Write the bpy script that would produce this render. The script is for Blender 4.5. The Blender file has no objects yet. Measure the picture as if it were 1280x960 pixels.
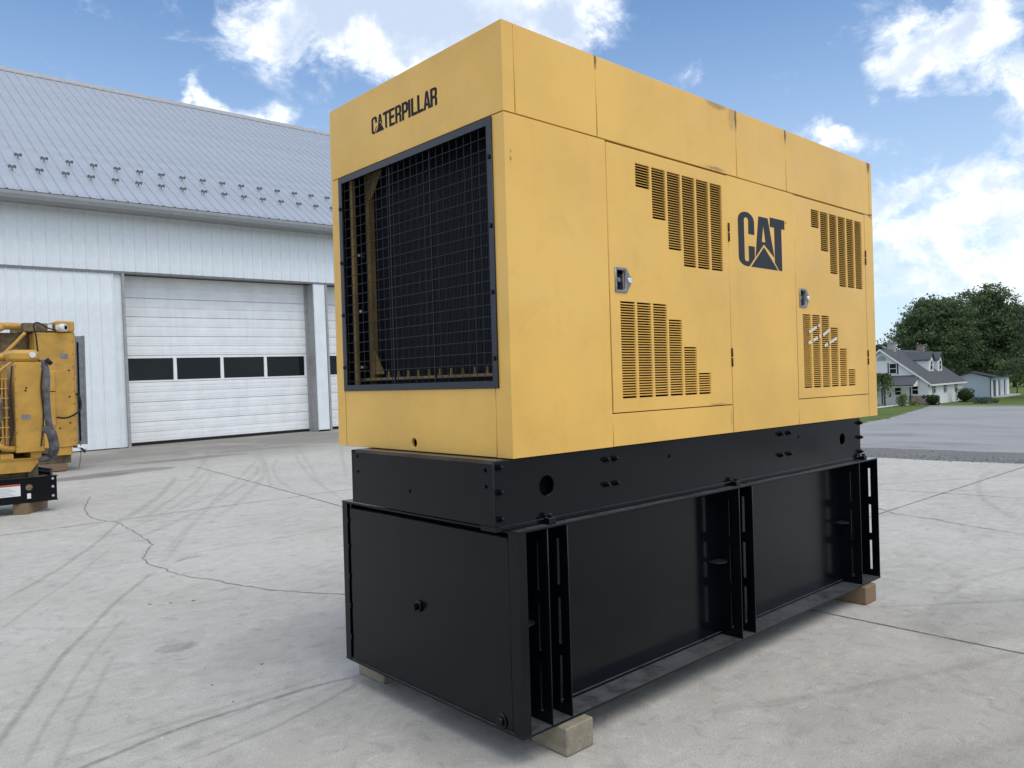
import bpy, bmesh, math, random
from mathutils import Vector, Matrix
random.seed(7)
SC = bpy.context.scene
COL = SC.collection
R_ = math.radians

# ------------------------------------------------------------------ camera
FPX, PITCH, ROLL, YAW = 972.85, -0.0031, -0.0286, 0.8297
Fv = Vector((math.cos(PITCH)*math.cos(YAW), math.cos(PITCH)*math.sin(YAW), math.sin(PITCH)))
Rv = Vector((math.sin(YAW), -math.cos(YAW), 0)); Uv = Rv.cross(Fv)
R2 = Rv*math.cos(ROLL)+Uv*math.sin(ROLL); U2 = Uv*math.cos(ROLL)-Rv*math.sin(ROLL)
cd = bpy.data.cameras.new('camera'); cam = bpy.data.objects.new('camera', cd); COL.objects.link(cam)
cam.matrix_world = Matrix(((R2.x, U2.x, -Fv.x, 0), (R2.y, U2.y, -Fv.y, 0), (R2.z, U2.z, -Fv.z, 1.6), (0, 0, 0, 1)))
cd.sensor_fit = 'HORIZONTAL'; cd.sensor_width = 36; cd.lens = 36*FPX/1280
cd.clip_end = 5000; cd.clip_start = .05
SC.camera = cam
SC.view_settings.view_transform = 'Standard'; SC.view_settings.look = 'None'
SC.view_settings.gamma = 1; SC.view_settings.use_curve_mapping = False
SC.view_settings.exposure = 0.68

# ------------------------------------------------------------------ node helper
class NT:
    def __init__(s, tree): s.t = tree; s.n = tree.nodes; s.l = tree.links
    def sock(s, a, v):
        if v is None: return
        if isinstance(v, bpy.types.NodeSocket): s.l.new(v, a)
        else:
            try: a.default_value = v
            except Exception:
                try: a.default_value = (*v, 1)
                except Exception: a.default_value = (v, v, v)
    def math(s, op, a, b=None, c=None, clamp=False):
        m = s.n.new('ShaderNodeMath'); m.operation = op; m.use_clamp = clamp
        for i, v in enumerate((a, b, c)): s.sock(m.inputs[i], v)
        return m.outputs[0]
    def vec(s, op, a, b=None, scale=None):
        m = s.n.new('ShaderNodeVectorMath'); m.operation = op
        s.sock(m.inputs[0], a); s.sock(m.inputs[1], b)
        if scale is not None: s.sock(m.inputs['Scale'], scale)
        return m.outputs['Value'] if op in ('DOT_PRODUCT', 'LENGTH', 'DISTANCE') else m.outputs[0]
    def noise(s, v, scale, detail=4, rough=.55, dist=0, col=False):
        m = s.n.new('ShaderNodeTexNoise'); s.sock(m.inputs['Vector'], v)
        m.inputs['Scale'].default_value = scale; m.inputs['Detail'].default_value = detail
        m.inputs['Roughness'].default_value = rough; m.inputs['Distortion'].default_value = dist
        return m.outputs['Color'] if col else m.outputs[0]
    def sstep(s, v, a, b, lo=0.0, hi=1.0):
        m = s.n.new('ShaderNodeMapRange'); m.interpolation_type = 'SMOOTHSTEP'
        s.sock(m.inputs[0], v)
        for i, x in zip((1, 2, 3, 4), (a, b, lo, hi)): s.sock(m.inputs[i], x)
        return m.outputs[0]
    def mix(s, f, a, b, mode='MIX'):
        m = s.n.new('ShaderNodeMix'); m.data_type = 'RGBA'; m.blend_type = mode; m.clamp_factor = True
        s.sock(m.inputs[0], f)
        for i, v in ((6, a), (7, b)):
            if isinstance(v, bpy.types.NodeSocket): s.l.new(v, m.inputs[i])
            else: m.inputs[i].default_value = (*v[:3], 1)
        return m.outputs[2]
    def mapv(s, v, scale=(1, 1, 1), rot=(0, 0, 0), loc=(0, 0, 0)):
        m = s.n.new('ShaderNodeMapping'); s.sock(m.inputs[0], v)
        m.inputs['Scale'].default_value = scale; m.inputs['Rotation'].default_value = rot; m.inputs['Location'].default_value = loc
        return m.outputs[0]

# ------------------------------------------------------------------ sky and sun
SUN_AZ, SUN_EL = 268.0, 62.0
wd = bpy.data.worlds.new('World'); SC.world = wd; wd.use_nodes = True
w = NT(wd.node_tree); w.n.clear()
SKY_S = 0.10
sky = w.n.new('ShaderNodeTexSky'); sky.sky_type = 'NISHITA'; sky.sun_disc = False
sky.sun_elevation = R_(SUN_EL); sky.sun_rotation = R_(90-SUN_AZ)
sky.air_density = 1.0; sky.dust_density = .6; sky.ozone_density = 2.0
tc = w.n.new('ShaderNodeTexCoord'); D = tc.outputs['Generated']
warp = w.vec('SCALE', w.vec('SUBTRACT', w.noise(D, 7, 5, .6, col=True), (.5, .5, .5)), scale=.16)
DW = w.vec('ADD', D, warp)
# clouds in view: azimuth, elevation, half sizes (degrees), weight
BL = [(58.5, 25.0, 7.5, 3.0, .95), (52.0, 23.6, 6.5, 2.4, .75), (43.2, 25.3, 3.0, 2.0, .7), (51, 27.5, 9, 2.5, .6),
      (67.2, 18.6, 2.6, 1.0, .75), (64.6, 17.8, 1.6, .8, .7), (69.6, 19.0, 1.2, .7, .5),
      (24.3, 15.6, 2.0, 1.0, .75), (18.3, 20.8, 3.4, 2.6, .74), (13.4, 17.8, 3.0, 1.7, .74), (12.6, 15.2, 2.6, 1.3, .6),
      (21.6, 11.0, 2.6, 1.3, .72), (16.0, 11.0, 2.3, 1.9, .7), (12.0, 9.5, 2.5, 2.1, .66),
      (20.2, 7.9, 3.0, 1.3, .6), (14.0, 5.6, 4.5, 1.7, .55), (24, 5.2, 6, 1.4, .3), (20.5, 19.6, 1.5, 1.8, .4)]
tot = None
for az, el, ra, re, wt in BL:
    a, e = R_(az), R_(el)
    c = Vector((math.cos(e)*math.cos(a), math.cos(e)*math.sin(a), math.sin(e)))
    east = Vector((-math.sin(a), math.cos(a), 0)); up = c.cross(east)*1.0
    d = w.vec('SUBTRACT', DW, tuple(c))
    p = w.vec('DOT_PRODUCT', d, tuple(east/R_(ra))); q = w.vec('DOT_PRODUCT', d, tuple(up/R_(re)))
    r2 = w.math('ADD', w.math('MULTIPLY', p, p), w.math('MULTIPLY', q, q))
    b = w.math('MULTIPLY', w.math('EXPONENT', w.math('MULTIPLY', r2, -.8)), wt)
    front = w.math('GREATER_THAN', w.vec('DOT_PRODUCT', D, tuple(c)), 0)
    b = w.math('MULTIPLY', b, front)
    tot = b if tot is None else w.math('ADD', tot, b)
ax = Vector((math.cos(R_(44)), math.sin(R_(44)), .22)).normalized()
away = w.sstep(w.vec('DOT_PRODUCT', D, tuple(ax)), .62, .80, 1.15, -.05)      # outside the view: heavier cloud, raised to add fill light on the walls
big = w.noise(w.mapv(D, (1, 1, 2.0)), 3.2, 3, .5)
tot = w.math('ADD', tot, w.math('MULTIPLY', w.sstep(big, .28, .58), away))
fb = w.noise(w.mapv(D, (1, 1, 1.5)), 11, 10, .66, .3)
den = w.math('ADD', tot, w.math('MULTIPLY', w.math('SUBTRACT', fb, .5), 2.0))
alpha = w.sstep(den, .14, .82)
core = w.sstep(w.math('ADD', tot, w.math('MULTIPLY', w.math('SUBTRACT', w.noise(DW, 9, 6, .55), .5), 1.6)), .55, 1.25)
lump = w.sstep(w.noise(w.mapv(DW, (1, 1, 1.6), (0, 0, 0), (.03, .02, -.05)), 17, 7, .6, .2), .36, .66)   # billows: lit tops and greyer hollows
white = w.mix(lump, (5.5, 6.1, 7.0), (9.0, 9.1, 9.3))
ccol = w.mix(core, white, (3.9, 4.6, 5.8))
zc = w.n.new('ShaderNodeSeparateXYZ'); w.l.new(D, zc.inputs[0])
skyc = w.mix(1.0, sky.outputs[0], (.75, .95, 1.08), 'MULTIPLY')
hz = w.sstep(zc.outputs[2], .0, .52, .66, 0.0)
skyc = w.mix(hz, skyc, (4.9, 5.7, 6.8))
fin = w.mix(alpha, skyc, ccol)
bg = w.n.new('ShaderNodeBackground'); bg.inputs['Strength'].default_value = SKY_S
w.l.new(fin, bg.inputs['Color'])
wo = w.n.new('ShaderNodeOutputWorld'); w.l.new(bg.outputs[0], wo.inputs[0])
sl = bpy.data.lights.new('sun', 'SUN'); sl.energy = .96; sl.angle = R_(40); sl.color = (1, .93, .82)
so = bpy.data.objects.new('sun', sl); COL.objects.link(so)
sd = Vector((math.cos(R_(SUN_EL))*math.cos(R_(SUN_AZ)), math.cos(R_(SUN_EL))*math.sin(R_(SUN_AZ)), math.sin(R_(SUN_EL))))
so.rotation_euler = (-sd).to_track_quat('-Z', 'Y').to_euler(); so.location = sd*60

# ------------------------------------------------------------------ ground height
def ss(t, a, b):
    t = min(1, max(0, (t-a)/(b-a))); return t*t*(3-2*t)
CS, SN = math.cos(R_(18.5)), math.sin(R_(18.5))
def zg(x, y):
    az = math.degrees(math.atan2(y, x)) if x*x+y*y > 1e-6 else 45
    s = x*CS+y*SN; d = max(0, s-15)
    if d > 55: d = 55+23*(1-math.exp(-(d-55)/23))
    wr = 1-ss(az, 27, 38) if az > -90 else 0
    if az < -60: wr *= max(0, (az+90)/30)
    wl = ss(az, 40, 50) if az < 130 else 1-ss(az, 130, 170)
    return -.0275*d*wr + .0127*(max(-20, min(x, 40))-5.7)*ss(y, 12, 23)*wl
def at(px, depth):
    return Fv.xy*depth + R2.xy*((px-640)/FPX*depth)

# ------------------------------------------------------------------ material helpers
MATS = {}
def mat(name, base, rough=.5, metal=0, spec=.5, var=.0, vscale=6, bump=0, bscale=60, detail=None, coat=0):
    m = bpy.data.materials.new(name); m.use_nodes = True
    t = NT(m.node_tree); b = t.n['Principled BSDF']
    b.inputs['Roughness'].default_value = rough; b.inputs['Metallic'].default_value = metal
    b.inputs['Specular IOR Level'].default_value = spec; b.inputs['Coat Weight'].default_value = coat
    P = t.n.new('ShaderNodeTexCoord').outputs['Object']
    col = None
    if var:
        f = t.noise(P, vscale, 6, .6)
        lo = tuple(c*(1-var) for c in base); hi = tuple(min(1, c*(1+var)) for c in base)
        col = t.mix(t.sstep(f, .3, .7), lo, hi)
    if detail: col = detail(t, P, col if col is not None else base, b)
    if col is None: b.inputs['Base Color'].default_value = (*base, 1)
    elif isinstance(col, bpy.types.NodeSocket): t.l.new(col, b.inputs['Base Color'])
    if bump:
        bn = t.n.new('ShaderNodeBump'); bn.inputs['Strength'].default_value = bump; bn.inputs['Distance'].default_value = .01
        t.l.new(t.noise(P, bscale, 4, .6), bn.inputs['Height']); t.l.new(bn.outputs[0], b.inputs['Normal'])
    MATS[name] = m; return m

GEN = Vector((3.9, 3.05, 0))
def yellow_detail(t, P, col, b):
    # sun-faded paint, grime runs, rust where the roof seams hold water
    s = t.mapv(P, (9, 9, .9))
    runs = t.sstep(t.noise(s, 1.6, 5, .6), .55, .8)
    col = t.mix(t.math('MULTIPLY', runs, .07), col, (.36, .22, .07))
    sm = t.sstep(t.noise(P, 3.4, 8, .68, 1.4), .52, .70)
    col = t.mix(t.math('MULTIPLY', sm, .2), col, (.60, .35, .075))
    fd = t.sstep(t.noise(P, 1.2, 5, .6, .5), .52, .75)
    col = t.mix(t.math('MULTIPLY', fd, .22), col, (.80, .55, .22))
    sc = t.sstep(t.noise(t.mapv(P, (1, 1, 1)), 55, 3, .7), .71, .76)
    col = t.mix(t.math('MULTIPLY', sc, .35), col, (.62, .50, .28))
    xyz = t.n.new('ShaderNodeSeparateXYZ'); t.l.new(P, xyz.inputs[0])
    for (cx, cz, rx, rz, k) in [(3.76, 3.095, .12, .030, .5), (3.91, 3.07, .04, .11, .3), (2.757, 3.085, .012, .05, .9), (3.953, 3.06, .015, .09, .95), (4.516, 3.075, .014, .08, .95),
                                (5.71, 3.08, .03, .07, .9), (3.74, 2.738, .10, .012, .6), (5.73, 2.72, .05, .02, .7), (3.7, 1.441, .09, .010, .45), (3.83, 1.36, .012, .06, .25),
                                (2.205, 2.53, .006, .012, .7), (2.206, 2.56, .004, .008, .7)]:
        a = t.math('DIVIDE', t.math('SUBTRACT', xyz.outputs[0], cx-GEN.x), rx)
        c = t.math('DIVIDE', t.math('SUBTRACT', xyz.outputs[2], cz-GEN.z), rz)
        r = t.math('SQRT', t.math('ADD', t.math('MULTIPLY', a, a), t.math('MULTIPLY', c, c)))
        f = t.sstep(t.math('ADD', r, t.math('MULTIPLY', t.math('SUBTRACT', t.noise(P, 30, 5, .7), .5), 1.6)), .35, 1.15, k, 0)
        side = t.math('LESS_THAN', xyz.outputs[1], -.64)
        col = t.mix(t.math('MULTIPLY', f, side), col, (.13, .062, .034))
    rg = t.sstep(t.noise(P, 5, 4, .6), .3, .7, .36, .5); t.l.new(rg, b.inputs['Roughness'])
    return col
YEL = mat('yellow_enamel', (.79, .468, .100), .42, spec=.5, var=.09, vscale=1.3, bump=.05, bscale=3.2, detail=yellow_detail)
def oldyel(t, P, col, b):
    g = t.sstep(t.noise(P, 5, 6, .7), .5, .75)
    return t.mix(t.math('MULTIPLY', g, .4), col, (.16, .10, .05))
YEL2 = mat('weathered_yellow', (.52, .29, .05), .5, var=.14, vscale=3, detail=oldyel)
YEL3 = mat('shaded_yellow', (.20, .13, .04), .6, var=.25, vscale=6, detail=oldyel)  # yellow with the shade behind the grille put into its base colour
def blackd(t, P, col, b):
    d = t.sstep(t.noise(P, 2.5, 3, .5, .4), .5, .8)
    t.l.new(t.sstep(t.noise(P, 1.5, 2, .5), .3, .7, .13, .24), b.inputs['Roughness'])
    col = t.mix(t.math('MULTIPLY', d, .35), col, (.008, .0095, .012))
    nz = t.n.new('ShaderNodeSeparateXYZ'); t.l.new(t.n.new('ShaderNodeNewGeometry').outputs['True Normal'], nz.inputs[0])
    dust = t.math('MULTIPLY', t.sstep(nz.outputs[2], .75, .98), t.sstep(t.noise(P, 7, 5, .65), .25, .6, .35, 1))      # dust lies on flat tops
    return t.mix(dust, col, (.085, .088, .092))
BLK = mat('black_enamel', (.0026, .0036, .0062), .26, spec=.24, bump=.006, bscale=3, detail=blackd)
BLK_F = mat('guard_frame_paint', (.008, .012, .024), .33, spec=.55)
BLK_M = mat('black_wire_paint', (.010, .013, .020), .5, spec=.4)
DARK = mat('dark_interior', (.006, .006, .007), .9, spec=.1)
CORE = mat('radiator_black', (.006, .008, .014), .5, spec=.4)
DECAL = mat('decal_charcoal', (.030, .034, .044), .6, spec=.2)
DECAL2 = mat('decal_navy', (.016, .015, .024), .6, spec=.15)
ZINC = mat('zinc_plate', (.26, .265, .27), .45, .8, var=.25, vscale=40)
STEEL = mat('bright_steel', (.8, .8, .8), .2, 1)
RUST = mat('rusty_seam', (.05, .022, .014), .8)
def wood(t, P, col, b):
    g = t.noise(t.mapv(P, (30, 2.5, 30)), 1.5, 6, .65, .8)
    c = t.mix(t.sstep(g, .3, .75, 0, .6), col, tuple(k*.55 for k in (.3, .24, .15)))
    return t.mix(t.sstep(t.noise(P, 18, 4, .6), .5, .8, 0, .5), c, (.12, .11, .09))
WOOD = mat('treated_timber', (.29, .26, .19), .85, detail=wood, bump=.5, bscale=40)
WOOD2 = mat('brown_timber', (.24, .15, .085), .85, detail=wood, bump=.4, bscale=40)

# ------------------------------------------------------------------ mesh helpers
class MB:
    def __init__(s): s.bm = bmesh.new()
    def box(s, x0, x1, y0, y1, z0, z1, bev=0, M=None):
        r = bmesh.ops.create_cube(s.bm, size=1, matrix=Matrix.Translation(((x0+x1)/2, (y0+y1)/2, (z0+z1)/2)) @ Matrix.Diagonal((abs(x1-x0), abs(y1-y0), abs(z1-z0), 1)))
        vs = r['verts']
        if M is not None: bmesh.ops.transform(s.bm, matrix=M, verts=vs)
        if bev:
            es = list({e for v in vs for e in v.link_edges})
            bmesh.ops.bevel(s.bm, geom=es, offset=bev, segments=1, affect='EDGES', profile=.5)
        return s
    def tube(s, pts, r, n=8, caps=True):
        pts = [Vector(p) for p in pts]; rings = []
        rr = r if isinstance(r, (list, tuple)) else [r]*len(pts)
        for i, p in enumerate(pts):
            t = (pts[min(i+1, len(pts)-1)]-pts[max(i-1, 0)]).normalized()
            a = t.orthogonal().normalized() if i == 0 else (ref - t*ref.dot(t)).normalized()
            ref = a; b = t.cross(a)
            rings.append([s.bm.verts.new(p+(a*math.cos(k*2*math.pi/n)+b*math.sin(k*2*math.pi/n))*rr[i]) for k in range(n)])
        for A, B in zip(rings, rings[1:]):
            for k in range(n):
                f = s.bm.faces.new((A[k], A[(k+1) % n], B[(k+1) % n], B[k])); f.smooth = n > 6
        if caps:
            s.bm.faces.new(rings[0][::-1]); s.bm.faces.new(rings[-1])
        return s
    def prism(s, poly, axis, a, b):
        # poly of 2D points in the two remaining axes (cyclic order), extruded along axis from a to b
        def P(u, v, c): return {'x': (c, u, v), 'y': (u, c, v), 'z': (u, v, c)}[axis]
        A = [s.bm.verts.new(P(u, v, a)) for u, v in poly]; B = [s.bm.verts.new(P(u, v, b)) for u, v in poly]
        n = len(poly)
        s.bm.faces.new(A); s.bm.faces.new(B[::-1])
        for i in range(n): s.bm.faces.new((A[i], B[i], B[(i+1) % n], A[(i+1) % n]))
        return s
    def quad(s, *p): s.bm.faces.new([s.bm.verts.new(q) for q in p]); return s
    def build(s, name, m, parent=None, org=(0, 0, 0), tri=None):
        bm = s.bm
        bmesh.ops.recalc_face_normals(bm, faces=bm.faces[:])
        bmesh.ops.translate(bm, vec=-Vector(org), verts=bm.verts[:])
        me = bpy.data.meshes.new(name); bm.to_mesh(me); bm.free()
        me.materials.append(m)
        return link(name, me, parent)
def link(name, me, parent=None, loc=None):
    o = bpy.data.objects.new(name, me); COL.objects.link(o)
    if parent is not None: o.parent = parent
    if loc is not None: o.location = loc
    return o
def empty(name, loc, label, cat, group=None, rot=(0, 0, 0)):
    o = bpy.data.objects.new(name, None); COL.objects.link(o); o.location = loc; o.rotation_euler = rot
    o.empty_display_size = .2
    tag(o, label, cat, group); return o
def tag(o, label, cat, group=None):
    o['label'] = label; o['category'] = cat
    if group: o['group'] = group
    return o
def struct(o, kind='structure'): o['kind'] = kind; return o
def plate(name, loops, thick, mp, m, parent, org=(0, 0, 0), bev=0.0):
    """a flat plate with holes: loops are 2D outlines; mp(u, v, w) puts it in place, w from 0 (back) to thick (front)"""
    cu = bpy.data.curves.new(name, 'CURVE'); cu.dimensions = '2D'; cu.fill_mode = 'BOTH'
    cu.extrude = thick/2-bev; cu.bevel_depth = bev; cu.bevel_resolution = 0; cu.offset = -bev
    for lp in loops:
        sp = cu.splines.new('POLY'); sp.points.add(len(lp)-1); sp.use_cyclic_u = True
        for p, q in zip(sp.points, lp): p.co = (q[0], q[1], 0, 1)
    tmp = bpy.data.objects.new('tmp', cu)
    me = bpy.data.meshes.new_from_object(tmp); bpy.data.objects.remove(tmp); bpy.data.curves.remove(cu)
    me.name = name
    for v in me.vertices: v.co = Vector(mp(v.co.x, v.co.y, v.co.z+thick/2))-Vector(org)
    bm = bmesh.new(); bm.from_mesh(me); bmesh.ops.remove_doubles(bm, verts=bm.verts[:], dist=1e-6)
    bmesh.ops.recalc_face_normals(bm, faces=bm.faces[:]); bm.to_mesh(me); bm.free()
    me.materials.clear(); me.materials.append(m)
    return link(name, me, parent)
def rect(a, b, c, d): return [(a, c), (b, c), (b, d), (a, d)]
def circ(x, y, r, n=20, ry=None): return [(x+r*math.cos(i*2*math.pi/n), y+(ry or r)*math.sin(i*2*math.pi/n)) for i in range(n)]

# ================================================================== GROUND
ARCS = []
def arc3(a, b, c, wd, k):
    ax_, ay, bx, by, cx, cy = *a, *b, *c
    d = 2*(ax_*(by-cy)+bx*(cy-ay)+cx*(ay-by))
    if abs(d) < 1e-4: bx += .02; d = 2*(ax_*(by-cy)+bx*(cy-ay)+cx*(ay-by))
    ux = ((ax_**2+ay**2)*(by-cy)+(bx**2+by**2)*(cy-ay)+(cx**2+cy**2)*(ay-by))/d
    uy = ((ax_**2+ay**2)*(cx-bx)+(bx**2+by**2)*(ax_-cx)+(cx**2+cy**2)*(bx-ax_))/d
    r = math.hypot(ax_-ux, ay-uy)
    m = ((ax_+cx)/2, (ay+cy)/2); h = math.hypot(ax_-cx, ay-cy)/2
    ARCS.append((ux, uy, r, *m, h, wd, k))
for a in [((.50, 3.9), (1.19, 5.47), (2.37, 7.39), .035, .55), ((2.37, 7.39), (3.5, 9.6), (5.94, 13.97), .05, .5), ((.62, 3.8), (1.12, 4.95), (1.75, 6.1), .025, .35),
          ((.72, 3.7), (1.02, 4.4), (1.4, 5.2), .03, .3),
          ((.72, 3.70), (1.4, 3.83), (2.3, 3.76), .028, .85), ((.74, 3.86), (1.4, 3.91), (2.2, 3.9), .03, .35), ((1.2, 3.45), (1.68, 3.53), (2.2, 3.69), .025, .5), ((1.1, 3.6), (1.7, 3.68), (2.2, 3.75), .04, .25),
          ((1.1, 7.15), (2.09, 8.8), (3.0, 10.7), .04, .5), ((2.8, 10.3), (3.5, 11.5), (5.2, 15.2), .09, .6), ((5.0, 14.0), (6.3, 16.8), (7.9, 20.5), .10, .5),
          ((3.0, 10.2), (4.0, 11.9), (6.4, 16.5), .07, .45), ((2.9, 9.9), (4.6, 12.5), (6.7, 18.0), .06, .4), ((2.4, 8.8), (4.2, 10.9), (7.0, 15.5), .07, .5), ((2.5, 7.84), (4.2, 10.87), (8.0, 17.6), .06, .45),
          ((2.5, 9.5), (4.4, 11.6), (7.5, 16.2), .05, .4), ((3.5, 9.3), (5.0, 11.5), (8.4, 18.8), .09, .45),
          ((5.5, 11.8), (6.4, 13.8), (8.1, 18.3), .06, .45), ((5.6, 11.1), (6.7, 14.2), (8.2, 17.0), .06, .4), ((5.57, 9.6), (6.44, 12.0), (8.8, 17.4), .07, .4), ((6.2, 11.5), (7.4, 14), (10, 20), .07, .4), ((7.0, 12), (8.4, 14.5), (11.5, 20), .08, .4),
          ((1.3, 9.13), (2.28, 8.96), (4.9, 9.06), .018, .55), ((1.0, 8.05), (2.43, 7.85), (5.0, 7.99), .02, .5), ((.9, 6.2), (1.6, 7.4), (2.4, 8.9), .03, .3),
          ((3.0, 2.2), (4.5, 1.5), (6.4, .9), .06, .3), ((5.2, 2.45), (6.3, 1.5), (8, .6), .05, .35), ((2.4, 1.6), (3.2, 1.25), (4.5, .8), .07, .25), ((9.3, 2.4), (11, 3.3), (13.8, 3.9), .07, .3), ((10.8, 4.8), (12, 4.2), (14.5, 2.2), .09, .3),
          ((5.5, 2.0), (7, 1.9), (8.6, .9), .05, .25)]:
    arc3(*a[:4], a[4]*(.55 if a[1][1] > 9.5 else .85))
STAINS = [(3.9, 16.6, 1.0, .45, .65), (5.0, 16.95, .9, .5, .55), (6.7, 18.6, 1.5, .35, .55), (1.72, 5.05, .16, .10, .35), (8.8, 19.4, 1.3, .4, .4), (11.2, 19.6, .9, .25, .35), (2.75, 7.6, .15, .05, .4), (2.3, 2.75, .5, .3, .2), (3.1, 1.1, .6, .4, .2), (5.6, 1.7, .8, .35, .2), (3.7, 1.35, 1.2, .55, .16), (4.6, .7, 1.3, .5, .14), (2.5, 4.6, .8, .5, .15)]
SPOTS = [(1.90, 6.20, .017), (2.02, 6.12, .016), (2.17, 6.05, .02), (1.62, 4.25, .010), (1.95, 4.35, .012), (1.62, 3.95, .009), (2.55, 1.85, .022), (2.60, 1.80, .018), (2.66, 1.78, .016)]
def concrete_detail(t, P, col, b):
    big = t.noise(P, .45, 5, .6, .5)
    col = t.mix(t.sstep(big, .35, .68), (.455, .432, .384), (.535, .51, .46))
    med = t.noise(P, 2.6, 7, .68, .6)
    col = t.mix(t.sstep(med, .34, .70, 0, .6), col, (.55, .525, .475))
    mot = t.noise(P, 8, 8, .72, .8); col = t.mix(t.sstep(mot, .52, .66, 0, .45), col, (.64, .615, .565)); col = t.mix(t.sstep(mot, .48, .34, 0, .45), col, (.27, .265, .255))
    col = t.mix(t.sstep(t.noise(P, 1.3, 5, .65, 1.0), .54, .75, 0, .4), col, (.35, .315, .27))
    st = t.noise(t.mapv(P, (1.2, 9, 1), (0, 0, R_(-52))), 1.6, 7, .65, .5)          # scraped, swept streaks
    col = t.mix(t.sstep(st, .52, .72, 0, .30), col, (.30, .29, .275))
    st2 = t.noise(t.mapv(P, (1, 10, 1), (0, 0, R_(-8))), 2.2, 6, .65, .3)
    col = t.mix(t.sstep(st2, .56, .74, 0, .26), col, (.60, .60, .59))
    ch = t.sstep(t.noise(t.mapv(P, (1, 1.8, 1), (0, 0, .5)), 15, 6, .68, 1.4), .62, .69)      # pale scuffs
    col = t.mix(t.math('MULTIPLY', ch, .75), col, (.68, .67, .65))
    fine = t.noise(P, 120, 4, .75)
    col = t.mix(t.sstep(fine, .36, .48, .6, 0), col, (.20, .195, .19))
    col = t.mix(t.sstep(fine, .58, .68, 0, .5), col, (.66, .66, .65))
    sp = t.sstep(t.noise(P, 36, 2, .5), .735, .76)
    col = t.mix(t.math('MULTIPLY', sp, .75), col, (.12, .115, .11))
    xyz = t.n.new('ShaderNodeSeparateXYZ'); t.l.new(P, xyz.inputs[0])
    flat = t.n.new('ShaderNodeCombineXYZ'); t.l.new(xyz.outputs[0], flat.inputs[0]); t.l.new(xyz.outputs[1], flat.inputs[1])
    wob = t.vec('SCALE', t.vec('SUBTRACT', t.noise(P, .8, 4, .6, col=True), (.5, .5, .5)), scale=.10)
    Q = t.vec('MULTIPLY', t.vec('ADD', flat.outputs[0], wob), (1, 1, 0))
    streak = t.sstep(t.noise(P, 14, 7, .75), .30, .60, .3, 1)
    m = None
    for (ux, uy, r, mx, my, h, wd_, k) in ARCS:
        dd = t.math('ABSOLUTE', t.math('SUBTRACT', t.vec('DISTANCE', Q, (ux, uy, 0)), r))
        f = t.sstep(dd, wd_*.1, wd_*.95, k, 0)
        f = t.math('MULTIPLY', f, t.sstep(t.vec('DISTANCE', flat.outputs[0], (mx, my, 0)), h*.75, h*1.05, 1, 0))
        m = f if m is None else t.math('MAXIMUM', m, f)
    col = t.mix(t.math('MULTIPLY', t.math('MULTIPLY', m, streak), .85), col, (.125, .108, .092))
    wob2 = t.vec('MULTIPLY', t.vec('ADD', flat.outputs[0], t.vec('SCALE', t.vec('SUBTRACT', t.noise(P, 1.4, 5, .65, col=True), (.5, .5, .5)), scale=.5)), (1, 1, 0))
    for (cx, cy, rx, ry, k) in STAINS:
        v = t.vec('MULTIPLY', t.vec('SUBTRACT', wob2, (cx, cy, 0)), (1/rx, 1/ry, 0))
        col = t.mix(t.sstep(t.vec('LENGTH', v), .75, 1.1, k, 0), col, (.13, .125, .12))
    for (cx, cy, r) in SPOTS:
        col = t.mix(t.sstep(t.vec('DISTANCE', Q, (cx, cy, 0)), r*.6, r*1.1, .9, 0), col, (.05, .05, .052))
    dirt = t.math('MULTIPLY', t.sstep(xyz.outputs[1], 15.5, 21), t.sstep(t.noise(P, .6, 5, .6, .5), .2, .6, .35, .85))   # traffic grime in front of the shed doors
    col = t.mix(dirt, col, (.215, .20, .18))
    bn = t.n.new('ShaderNodeBump'); bn.inputs['Strength'].default_value = .6; bn.inputs['Distance'].default_value = .012
    t.l.new(t.math('ADD', t.math('MULTIPLY', fine, .5), mot), bn.inputs['Height']); t.l.new(bn.outputs[0], b.inputs['Normal'])
    return col
CONC = mat('concrete', (.4, .4, .4), .85, spec=.3, detail=concrete_detail)
def asph(t, P, col, b):
    st = t.noise(t.mapv(P, (.5, .22, 1), (0, 0, R_(20))), 1.0, 7, .7, 1.2)
    c = t.mix(t.sstep(st, .35, .7), (.29, .287, .282), (.345, .34, .335))
    c = t.mix(t.sstep(t.noise(P, .35, 5, .6), .5, .75, 0, .5), c, (.15, .15, .155))
    c = t.mix(t.sstep(t.noise(P, 45, 3, .7), .55, .7, 0, .5), c, (.33, .33, .33))
    xyz = t.n.new('ShaderNodeSeparateXYZ'); t.l.new(P, xyz.inputs[0])
    return c
ASPH = mat('weathered_asphalt', (.2, .2, .2), .9, spec=.25, detail=asph, bump=.5, bscale=50)
def grav(t, P, col, b):
    n = t.noise(P, 24, 5, .75); c = t.mix(t.sstep(n, .35, .65), (.10, .098, .095), (.25, .245, .24))
    return t.mix(t.sstep(t.noise(P, 1.3, 5, .6), .5, .7, 0, .6), c, (.24, .225, .20))
GRAV = mat('dark_millings', (.13, .13, .13), .95, spec=.2, detail=grav, bump=1, bscale=30)
def grassd(t, P, col, b):
    c = t.mix(t.sstep(t.noise(P, .25, 5, .6), .35, .65), (.085, .125, .028), (.12, .165, .04))
    c = t.mix(t.sstep(t.noise(P, 3, 6, .7), .45, .7, 0, .6), c, (.05, .08, .02))
    return t.mix(t.sstep(t.noise(P, 1.1, 5, .7), .6, .75, 0, .6), c, (.20, .17, .085))
GRASS = mat('mown_lawn', (.06, .1, .03), .95, spec=.15, detail=grassd, bump=1, bscale=14)

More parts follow.
